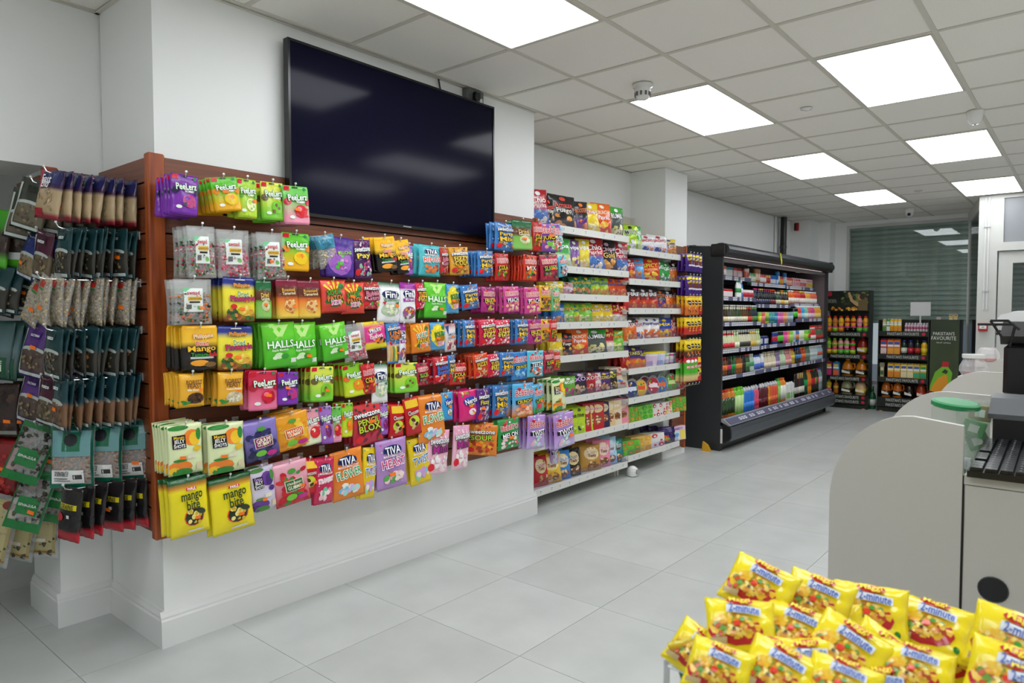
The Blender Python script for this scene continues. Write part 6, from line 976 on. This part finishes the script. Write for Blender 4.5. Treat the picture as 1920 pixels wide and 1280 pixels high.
poly([(-.16, .24), (-.02, .2), (0, .3), (-.18, .36)], '7a1420', -.0065); poly([(-.02, .7), (.06, .7), (.07, .77), (-.01, .78)], 'c8202c', -.0066); poly([(.02, .3), (.18, .26), (.18, .36), (.1, .42)], 'b86a2a', -.0058); poly([(.0, .15), (.14, .18), (.12, .28), (.03, .28)], 'a82a2a', -.0057); poly([(-.16, .02), (-.02, .02), (-.02, .13), (-.16, .16)], 'd88a2a', -.006)
bt.obj('printed_bottle', INK, pp)
for txt, z in (('FRUITA', .3), ('VITALS', .25)): flat_text(txt, .13, INK, 'lettering', pp, 'f0dcd8', .02, 1.3).location = (-.1, -.0075, z)
for i in range(2): drink('brick', 'd8d4c0', 'd8c02a', 'c82a3a', TRS((-1.55+i*.055, FYF+.1, 1.366), 0, 0, 0, (.75, .75, .62)), f'tiny red-lidded juice box on the poster display, {("window-post side", "door side")[i]}', 'carton', 'tiny juice boxes')
tag(MB().lathe([(.03, 0), (.034, .01), (.034, .03), (.02, .04)], 'd8c8c4', 12).obj('small_jar', GLOSSY), 'small pale jar on top of the poster display', 'jar').location = (-1.7, FYF+.1, 1.366)
drink('wine', '1c5a34', 'd8dcd4', '1c5a34', TRS((-2.56, 11.6, 0), 0, 0, 0, (1.3, 1.3, 1.15)), 'green glass bottle standing on the floor between the juice stands', 'bottle', None)
# ------------------------------------------------------------------ wall and ceiling fittings
def ceil_obj(name, lab, cat, px, py, prof, col='e2e2de', n=20):
    p = on('z', ZC, px, py); o = MB().lathe([(r, -z) for r, z in prof], col, n).obj(name, GLOSSY, None, True); o.location = (p.x, p.y, ZC-.001); tag(o, lab, cat); return o
o = ceil_obj('smoke_detector', 'white smoke detector on the ceiling near the light panel', 'detector', 1205, 158, [(.062, 0), (.062, .018), (.05, .02), (.052, .038), (.046, .05), (.04, .085), (.03, .092), (.001, .093)])
for a in range(10): MB().box(.045, .05, -.006, .006, -.075, -.05, '6a6a68').obj('vent_slot', GLOSSY, o).rotation_euler = (0, 0, a*PI/5)
ceil_obj('sprinkler_cap', 'flat white sprinkler cap in a tile between two light rows', 'sprinkler', 1512, 203, [(.04, 0), (.04, .006), (.022, .008), (.02, .014), (.001, .015)]); ceil_obj('sprinkler_cap', 'small far sprinkler cap beyond the second light row', 'sprinkler', 1722, 357, [(.04, 0), (.04, .006), (.022, .008), (.02, .014), (.001, .015)])
o = ceil_obj('dome_sensor', 'white motion sensor hanging by the counter-side light row', 'sensor', 1829, 208, [(.055, 0), (.055, .008), (.05, .03), (.04, .075), (.026, .09), (.001, .094)]); MB().lathe([(.006, -.096), (.006, -.09)], '1a1a1a', 8).obj('eye', GLOSSY, o)
p = on('z', ZC, 1706, 391); cc = tag(empty('security_camera', (p.x, p.y, ZC)), 'small white dome security camera above the front window', 'camera')
MB().lathe([(.06, -.0), (.06, -.03), (.05, -.05)][::-1], 'dededa', 16).obj('mount', GLOSSY, cc); MB().lathe([(.01, -.12), (.04, -.1), (.05, -.075), (.05, -.05)], 'd2d2ce', 16).obj('housing', GLOSSY, cc); MB().tube([(0, -.04, -.08), (0, -.055, -.085)], .022, '0c0c0e', 12).obj('lens', GLOSSY, cc)
cp = tag(empty('call_point', (-1.035, 10.185, 1.29)), 'red fire alarm call point on the door post', 'call point')
box('case', REDPL, -.048, .048, -.03, .015, -.048, .048, cp, .004); box('glass_plate', WHITEPL, -.036, .036, -.033, -.03, -.02, .022, cp); MB().box(-.012, .012, -.035, -.033, -.004, .004, '222').obj('press_mark', INK, cp)
cp2 = tag(empty('alarm_sounder', (-3.56, 11.08, 2.82)), 'small red and black alarm unit under the ceiling beyond the pipe', 'alarm')
box('case', REDPL, -.03, .03, -.02, .02, -.09, .03, cp2, .004); box('grille', BLACK, -.03, .0, -.024, -.02, -.08, .02, cp2)
pq = tag(empty('black_pipe', (-3.57, 10.52, 0)), 'black insulated pipe rising behind the chiller to the ceiling', 'pipe')
MB().tube([(0, 0, 2.1), (0, 0, 2.45), (.005, 0, 2.88)], .045, None, 10).obj('lagging', BLACK, pq); MB().tube([(0, 0, 2.42), (0, 0, 2.46)], .05, None, 10).obj('tape_band', CHAR, pq)
tag(MB().tube([(-3.63, 10.36, 2.1), (-3.63, 10.36, 2.88)], .014, None, 8).obj('white_conduit', WHITEPL), 'slim white conduit beside the black pipe', 'conduit')
bk = tag(empty('chiller_bracket', (-3.5, 10.3, 2.166)), 'loose metal bracket on top of the chiller by the pipe', 'bracket'); MB().tube([(0, 0, .01), (.05, -.1, .06), (.06, .05, .12)], .012).obj('arm', CHROME, bk); box('plate', CHROME, -.05, .05, -.1, .1, 0, .01, bk)
tag(MB().tube([(-3.5, 7.1, 2.19), (-3.4, 7.2, 2.2), (-3.45, 7.5, 2.185), (-3.3, 7.35, 2.195), (-3.42, 7.12, 2.19)], .015, None, 7).obj('cable_coil', BLACK), 'loose black cable coil on the near end of the chiller', 'cable')
tag(box('small_parcel', mat('terracotta_card', 'b0643c', .6, build=noise_bump(40, .05)), -3.25, -3.12, 9.75, 9.9, 2.167, 2.22, b=.005), 'terracotta parcel on top of the chiller, far half', 'box'); tag(box('grey_parcel', mat('grey_card', '8a8f90', .6, build=noise_bump(40, .05)), -3.25, -3.1, 10.0, 10.2, 2.167, 2.2, b=.004), 'flat grey parcel on the chiller top beside the terracotta one', 'box')
# ------------------------------------------------------------------ checkout counter
ct = tag(empty('checkout_counter', (-.25, 2.13, 0)), 'pale grey checkout counter with curved upright screens', 'counter')
def cbx(nm, m, a, b, c, d, e, f, par=ct, bv=0): return box(nm, m, a+.25, b+.25, c-2.13, d-2.13, e, f, par, bv)
def screen(y, xl, xr, zt, rx, rz, drop=.0):
    pts = [(xl, 0), (xr, 0), (xr, zt-drop)]
    pts += [(xl+rx, zt)]+[(xl+rx-rx*math.sin(a), zt-rz+rz*math.cos(a)) for a in [PI/2*k/12 for k in range(1, 13)]]
    return MB().prism([(x+.25, z) for x, z in pts], 'y', y-2.13, y-2.13+.018).obj('screen_panel', COUNTER, ct)
screen(2.13, -.578, -.252, 1.188, .21, .26, .014); screen(2.77, -.578, -.256, 1.198, .2, .24, .004); screen(3.82, -.578, -.24, 1.198, .2, .22, 0); screen(4.7, -.5, -.23, 1.205, .12, .16, 0)
cbx('cabinet_front', COUNTER, -.246, .7, 2.131, 2.149, .0, 1.02); cbx('cabinet_body', COUNTER, -.225, .7, 2.15, 4.7, .0, 1.02); cbx('worktop', COUNTER, -.248, .72, 2.128, 4.7, 1.023, 1.047)
cbx('packing_ledge', COUNTER, -.57, -.249, 2.149, 4.69, .95, .975); cbx('apron', COUNTER, -.56, -.545, 2.15, 4.69, 0, .95); cbx('joint_strip', DARKGAP, -.2515, -.2465, 2.129, 2.131, 0, 1.045)
g = on('y', 2.13, 1862, 1105); gm = MB().lathe([(.031, 0), (.0005, .0003)], '050505', 20); gm.obj('cable_hole', GLOSSY, ct).matrix_basis = Matrix.Translation((g.x+.25, -.0005, g.z)) @ Matrix.Rotation(PI/2, 4, 'X')
rim = MB().tube([(.032*math.cos(a), 0, .032*math.sin(a)) for a in [2*PI*k/20 for k in range(21)]], .0018, None, 5, False).obj('grommet_ring', CHAR, ct); rim.location = (g.x+.25, -.001, g.z)
# keyboard
kb = tag(empty('keyboard', (-.235, 2.105, 1.0475), .02), 'black large-key till keyboard at the counter edge', 'keyboard')
MB().prism([(0, 0), (.46, 0), (.46, .03), (.0, .016)], 'x', -.005, .3).obj('case', BLACK, kb)
KEYM = mat('key_black', '17181a', .3, build=noise_bump(120, .04)); key = MB().prism([(-.0148, 0), (.0148, 0), (.0125, .009), (-.0125, .009)], 'y', -.0138, .0138).mesh('key', KEYM)
leg = MB().box(-.006, -.002, .002, .007, .0091, .0093, '9a9a9a').mesh('legend', INK)
for i in range(9):
    for j in range(15):
        if (i, j) in ((0, 3), (0, 7)): continue
        k_ = link(bpy.data.objects.new('key', key), kb); k_.location = (.014+i*.032, .022+j*.0295, .017+j*.0295*.0304+.0); k_.rotation_euler = (.03, 0, 0)
        link(bpy.data.objects.new('key_legend', leg), k_)
# card terminal behind the keyboard
a = on('y', 2.62, 1857, 795); tm = tag(empty('card_terminal', (a.x, 2.55, 1.047)), 'black and silver till display unit with a small screen behind the keyboard', 'till display')
MB().prism([(0, 0), (.15, 0), (.15, .15), (.08, .14), (.0, .1)], 'x', .012, .26).obj('base_case', BLACK, tm)
MB().prism([(-.006, .1), (.08, .142), (.155, .152), (.155, .164), (.075, .156), (-.006, .115)], 'x', 0, .27).obj('top_cover', mat('silver_plastic', '505254', .45, .1, build=noise_bump(80, .03)), tm)
MB().prism([(.085, .1565), (.12, .16), (.12, .1625), (.085, .159)], 'x', .1, .17).obj('card_slot', BLACK, tm); MB().prism([(-.009, .075), (.03, .131), (.027, .136), (-.013, .08)], 'x', .11, .25).obj('lcd', mat('lcd_teal', '3f5a68', .15, build=noise_bump(60, .02)), tm)
# monitor stand with printer and wire rest
a = on('y', 3.0, 1882, 690); pz = tag(empty('till_monitor', (a.x, 3.0, 1.047)), 'black till monitor seen from behind with wire rest', 'monitor')
za = on('y', 3.0, 1882, 645).z-1.047; MB().box(0, .26, -.03, .05, .13, za, None, .012).obj('monitor_back', BLACK, pz); MB().box(.02, .26, -.04, .02, .06, .13, None, .008).obj('lower_housing', BLACK, pz)
MB().lathe([(.09, 0), (.09, .012), (.03, .025), (.025, .08)], None, 18, (.14, .0, 0)).obj('foot', BLACK, pz); MB().prism([(-.02, za), (.05, za), (.06, za+.08), (-.05, za+.03)], 'x', -.01, .26).obj('hinge_block', BLACK, pz)
def P3(px, py, y=2.9): q = on('y', y, px, py); return (q.x-a.x, q.y-3.0, q.z-1.047)
wr_ = MB()
for pts in ([(1833, 608), (1903, 608)], [(1857, 601), (1890, 601), (1903, 612), (1893, 650)], [(1857, 601), (1862, 608), (1884, 640)], [(1868, 627), (1876, 619)], [(1890, 601), (1912, 618)]): wr_.tube([P3(*p) for p in pts], .0045, None, 6)
wr_.obj('wire_rest', BLACK, pz)
b0, b1 = on('y', 3.2, 1866, 608), on('y', 3.2, 1866, 584)
pr_ = tag(empty('receipt_printer', (b0.x, 3.2, b0.z)), 'white rounded receipt printer above the till monitor', 'printer')
hh = b1.z-b0.z; MB().prism([(0, 0), (.3, 0), (.3, hh*1.1), (.06, hh), (.02, hh*.75)], 'y', -.06, .12).obj('case', WHITEPL, pr_); MB().prism([(.05, hh*.98), (.28, hh*1.1), (.28, hh*1.16), (.07, hh*1.06)], 'y', -.03, .1).obj('lid', WHITEPL, pr_); box('post', BLACK, .1, .16, .0, .06, -.35, 0, pr_)
# jars on the counter
JAR = clear_film('jar_clear', 'eef2ee', .1, .06); JARW = clear_film('jar_ribbed', 'f2f2f2', .3, .08)
def lozenges(par, r, h, cols, n, seed, s=.016):
    rr = random.Random(seed); m = MB()
    for i in range(n):
        q = rr.uniform(0, 6.28); ra = r*math.sqrt(rr.random()); m.box(*(v for c in ((ra*math.cos(q)), (ra*math.sin(q)), rr.uniform(.008, h)) for v in (c-s*rr.uniform(.5, 1), c+s*rr.uniform(.5, 1))), rr.choice(cols))
    return tag(m.obj('sweets', FILM, par), kind='stuff')
a = on('y', 2.47, 1793, 757)
j = MB().lathe([(.05, 0), (.058, .006), (.06, .02), (.06, a.z-.975-.012), (.055, a.z-.975-.006)], None, 24, sq=.5).obj('sweet_jar', JAR, None, True); j.location = (a.x, 2.45, .9755); tag(j, 'clear jar with green screw lid behind the first counter screen', 'jar')
ld = MB().lathe([(.06, 0), (.064, .002), (.064, .014), (.056, .018), (.001, .019)], '1b7f48', 28).obj('lid', mat('matt_lid', rough=.45, build=vcol()), j, False); ld.location = (0, 0, a.z-.975-.008); ld.rotation_euler = (.06, .1, 0)
lozenges(j, .045, .05, ['c8ccd0', 'e8e8ea', '3f9a4a', 'a8b0b4'], 26, 3)
j2 = MB().box(-.045, .045, -.045, .045, 0, .215).obj('square_jar', JAR); b = on('y', 2.62, 1828, 770); j2.location = (b.x, 2.62, .9755); tag(j2, 'clear square tub of green gum packs beside the green-lidded jar', 'tub')
for i, (x, z, rot, c) in enumerate(((.0, .1, .3, '1f9a3a'), (.01, .06, -.4, '168a34'), (-.01, .02, .2, 'd8dcd8'), (.012, .145, .1, '8a7a3a'))):
    gbx = MB().box(-.03, .03, -.012, .012, -.025, .025, c, .002).box(-.015, .012, -.0125, -.0118, -.012, .012, 'e4ece4').obj('gum_pack', CARTON); gbx.location = (b.x+x, 2.62-.02+.012*i, .9755+z+.03); gbx.rotation_euler = (0, rot, .2)
    tag(gbx, ('bright green gum pack', 'deeper green gum pack', 'white gum pack', 'olive gum pack')[i]+' inside the square tub', 'gum')
for i, (x, y, rot, cl) in enumerate(((-.015, -.055, .3, '2f9a4a'), (.0, .0, -.4, '8ab89a'))):
    gg = MB().box(-.03, .03, -.012, .012, 0, .016, cl, .002).box(-.022, .022, -.0085, .0085, .0162, .0166, 'dfe8df').obj('gum_box', CARTON); q = on('z', .985, 1822, 868); gg.location = (q.x+x, q.y+.1+y, .9756); gg.rotation_euler = (0, 0, rot); tag(gg, ('deep green mint box lying by the keyboard', 'pale green mint box lying by the keyboard')[i], 'mints')
for i, (px, py, y, hgt, lidc) in enumerate(((1826, 688, 4.25, .1, None), (1853, 664, 5.1, .11, None))):
    zb = 0; q = on('y', y, px, py); R = .062 if i == 0 else .06
    base = q.z-.045; sc_ = .8
    prof = [(R*.75, 0), (R, .025), (R*.98, .05), (R*.8, .075), (R*.62, .088)]; vs = MB()
    n = 28; ring = []
    for r_, z_ in prof:
        ring.append([(r_*(1+.05*(k % 2))*math.cos(2*PI*k/n), r_*(1+.05*(k % 2))*math.sin(2*PI*k/n), z_) for k in range(n)])
    vv = [v for r_ in ring for v in r_]; ff = [(a_*n+k, a_*n+(k+1) % n, (a_+1)*n+(k+1) % n, (a_+1)*n+k) for a_ in range(len(prof)-1) for k in range(n)]+[tuple(range(n))]
    vs.add(vv, ff); jj = vs.obj('ribbed_jar', JARW); jj.location = (q.x, y, base); tag(jj, ('ribbed clear sweet jar with pale flat lid on the counter', 'farther ribbed clear sweet jar without lid on the counter')[i], 'jar', None)
    if i == 0: MB().lathe([(R*.8, 0), (R*.86, .004), (R*.86, .02), (R*.8, .022)], 'dcdcd8', 24).obj('lid', GLOSSY, jj).location = (0, 0, .09)
    MB().lathe([(R*.7, .002), (R*.76, .02)], 'b82a34', 20).obj('red_sweets', GLOSSY, jj)
    st_ = tag(box('jar_shelf', COUNTER, q.x-.06, q.x+.16, y-.08, y+.08, base-.025, base-.001), ('pale raised shelf under the lidded ribbed jar', 'pale raised shelf under the farther ribbed jar')[i], 'shelf'); box('support', COUNTER, -.05, .14, -.06, .06, -(base-.025)+(1.0475 if i == 0 else 0), 0, st_).location = (q.x, y, base-.025)
# ------------------------------------------------------------------ wire bins of noodle packets
def bin_(name, lab, x0, x1, y0, y1, zr):
    t = tag(empty(name, ((x0+x1)/2, (y0+y1)/2, 0)), lab, 'wire bin'); hx, hy = (x1-x0)/2, (y1-y0)/2; zb = .69
    MB().tube([(-hx, -hy, zr), (hx, -hy, zr), (hx, hy, zr), (-hx, hy, zr), (-hx, -hy, zr)], .004).obj('rim', CHROME, t)
    for sx in (-1, 1):
        for sy in (-1, 1): MB().tube([(sx*hx, sy*hy, 0), (sx*hx, sy*hy, zr+.012)], .0055).obj('post', CHROME, t)
    for z in (zb, .775): MB().tube([(-hx, -hy, z), (hx, -hy, z), (hx, hy, z), (-hx, hy, z), (-hx, -hy, z)], .0025, None, 5).obj('hoop', CHROME, t)
    n = 8
    for k in range(1, n):
        q = -1+2*k/n
        for s in (-1, 1): MB().tube([(q*hx, s*hy, zb), (q*hx, s*hy, zr)], .0018, None, 4).obj('wire', CHROME, t); MB().tube([(s*hx, q*hy, zb), (s*hx, q*hy, zr)], .0018, None, 4).obj('wire', CHROME, t)
    box('floor_plate', WHITEMETAL, -hx, hx, -hy, hy, zb-.004, zb, t); return t
bin_('wire_bin', 'chrome wire bin heaped with yellow noodle packets', -.552, -.145, 1.075, 1.515, .858); bin_('wire_bin', 'chrome wire bin beside it, half out of view', -.115, .3, 1.1, 1.62, .858)
NP = [(1424, 1101, 1.42, 122, 22, 'farthest packet on the heap, towards the aisle'), (1533, 1127, 1.44, 118, 14, 'second packet along the back edge of the heap'), (1632, 1148, 1.45, 128, 0, 'third packet along the back edge of the heap'), (1746, 1176, 1.42, 132, 8, 'last packet along the back edge, by the counter'),
 (1388, 1174, 1.31, 128, -4, 'aisle-side packet in the second rank of the heap'), (1492, 1186, 1.32, 130, 14, 'second packet in the second rank of the heap'), (1588, 1222, 1.25, 140, 26, 'tilted packet in the middle of the heap'), (1716, 1262, 1.2, 130, 3, 'counter-side packet at the front of the heap'),
 (1348, 1258, 1.17, 120, 14, 'aisle-side packet in the front rank of the heap'), (1462, 1266, 1.16, 138, 20, 'second packet in the front rank of the heap'), (1580, 1290, 1.12, 130, 10, 'third packet in the front rank, partly cut by the frame'),
 (1790, 1225, 1.38, 110, -20, 'packet tucked under the counter-side corner'), (1560, 1180, 1.4, 120, -10, 'packet wedged under the back edge'), (1650, 1225, 1.3, 120, 30, 'packet wedged under the tilted one'), (1440, 1235, 1.24, 120, 5, 'packet wedged between second and front rank'), (1660, 1290, 1.17, 120, -12, 'packet under the counter-side front one'), (1310, 1215, 1.3, 110, 30, 'packet slumped over the aisle-side rim'), (1520, 1240, 1.22, 120, -15, 'packet hidden among the front rank'),
 (1905, 1212, 1.25, 150, 10, 'upper packet in the second bin'), (1900, 1275, 1.12, 150, 8, 'lower packet in the second bin'), (1925, 1300, 1.1, 140, -6, 'lowest packet in the second bin')]
for i, (px, py, d, wp, roll, lab) in enumerate(NP):
    d *= .9
    c = CAMP+ray(px, py)*d; hz = Vector((ray(px, py).x, ray(px, py).y, 0)).normalized(); tilt = math.radians(50 if i < 11 else 40)+rng.uniform(-.1, .1)
    n_ = (-hz*math.cos(tilt)+Vector((0, 0, 1))*math.sin(tilt)).normalized(); xr = Vector((0, 0, 1)).cross(n_).normalized(); zr = n_.cross(xr)
    B = Matrix((xr, -n_, zr)).transposed().to_4x4(); s = wp*d/F_PX/.135; k = K['noodle']
    if 11 <= i < 18: c = c-n_*.028
    M = Matrix.Translation(c) @ B @ Matrix.Rotation(math.radians(roll), 4, 'Y') @ Matrix.Diagonal((s, 1.1, s, 1)) @ Matrix.Translation((0, 0, k.h/2))
    spawn('noodle', M, 'yellow noodle packet, '+lab, 'noodle packets in the wire bins', name='noodle_packet')
for bn, (x0, x1, y0, y1) in enumerate(((-.545, -.15, 1.085, 1.505), (-.11, .295, 1.105, 1.615))):
    for la in range(3 if bn == 0 else 4):
        for i in range(3):
            for j in range(4):
                x, y = x0+(x1-x0)*(i+.5)/3, y0+(y1-y0)*(j+.5)/4
                spawn('noodle', Matrix.Translation((x, y, .712+la*.04)) @ Matrix.Rotation(rng.uniform(-.15, .15)+(PI if (i+j) % 2 else 0), 4, 'Z') @ Matrix.Rotation(-PI/2+.08, 4, 'X') @ Matrix.Diagonal((.93, 1, .86, 1)) @ Matrix.Translation((0, 0, K['noodle'].h/2)), f'yellow noodle packet lying flat, layer {ORD[la+1]}, rank {ORD[j+1]}, {ORD[i+1]} from aisle, {("first", "second")[bn]} bin', 'noodle packets in the wire bins', name='noodle_packet', text=la == 3)
q = CAMP+ray(1282, 1245)*1.19; kd('greenpk', 'green red spice packet', 'spices', .06, .1, .02, 'noodle', [(0, 'd8c81e'), (.2, 'c82a2a'), (.35, '1f7a34'), (1, '1f6a30')], [('E', .5, .55, .3, .2, 'f0e8d0'), ('E', .5, .55, .2, .12, 'd83a2a')])
spawn('greenpk', Matrix.Translation(q+Vector((0, 0, .045))) @ Matrix.Rotation(.55, 4, 'Z') @ Matrix.Rotation(-.35, 4, 'Y'), 'green and red packet at the aisle-side corner of the bin', None, name='spice_packet')
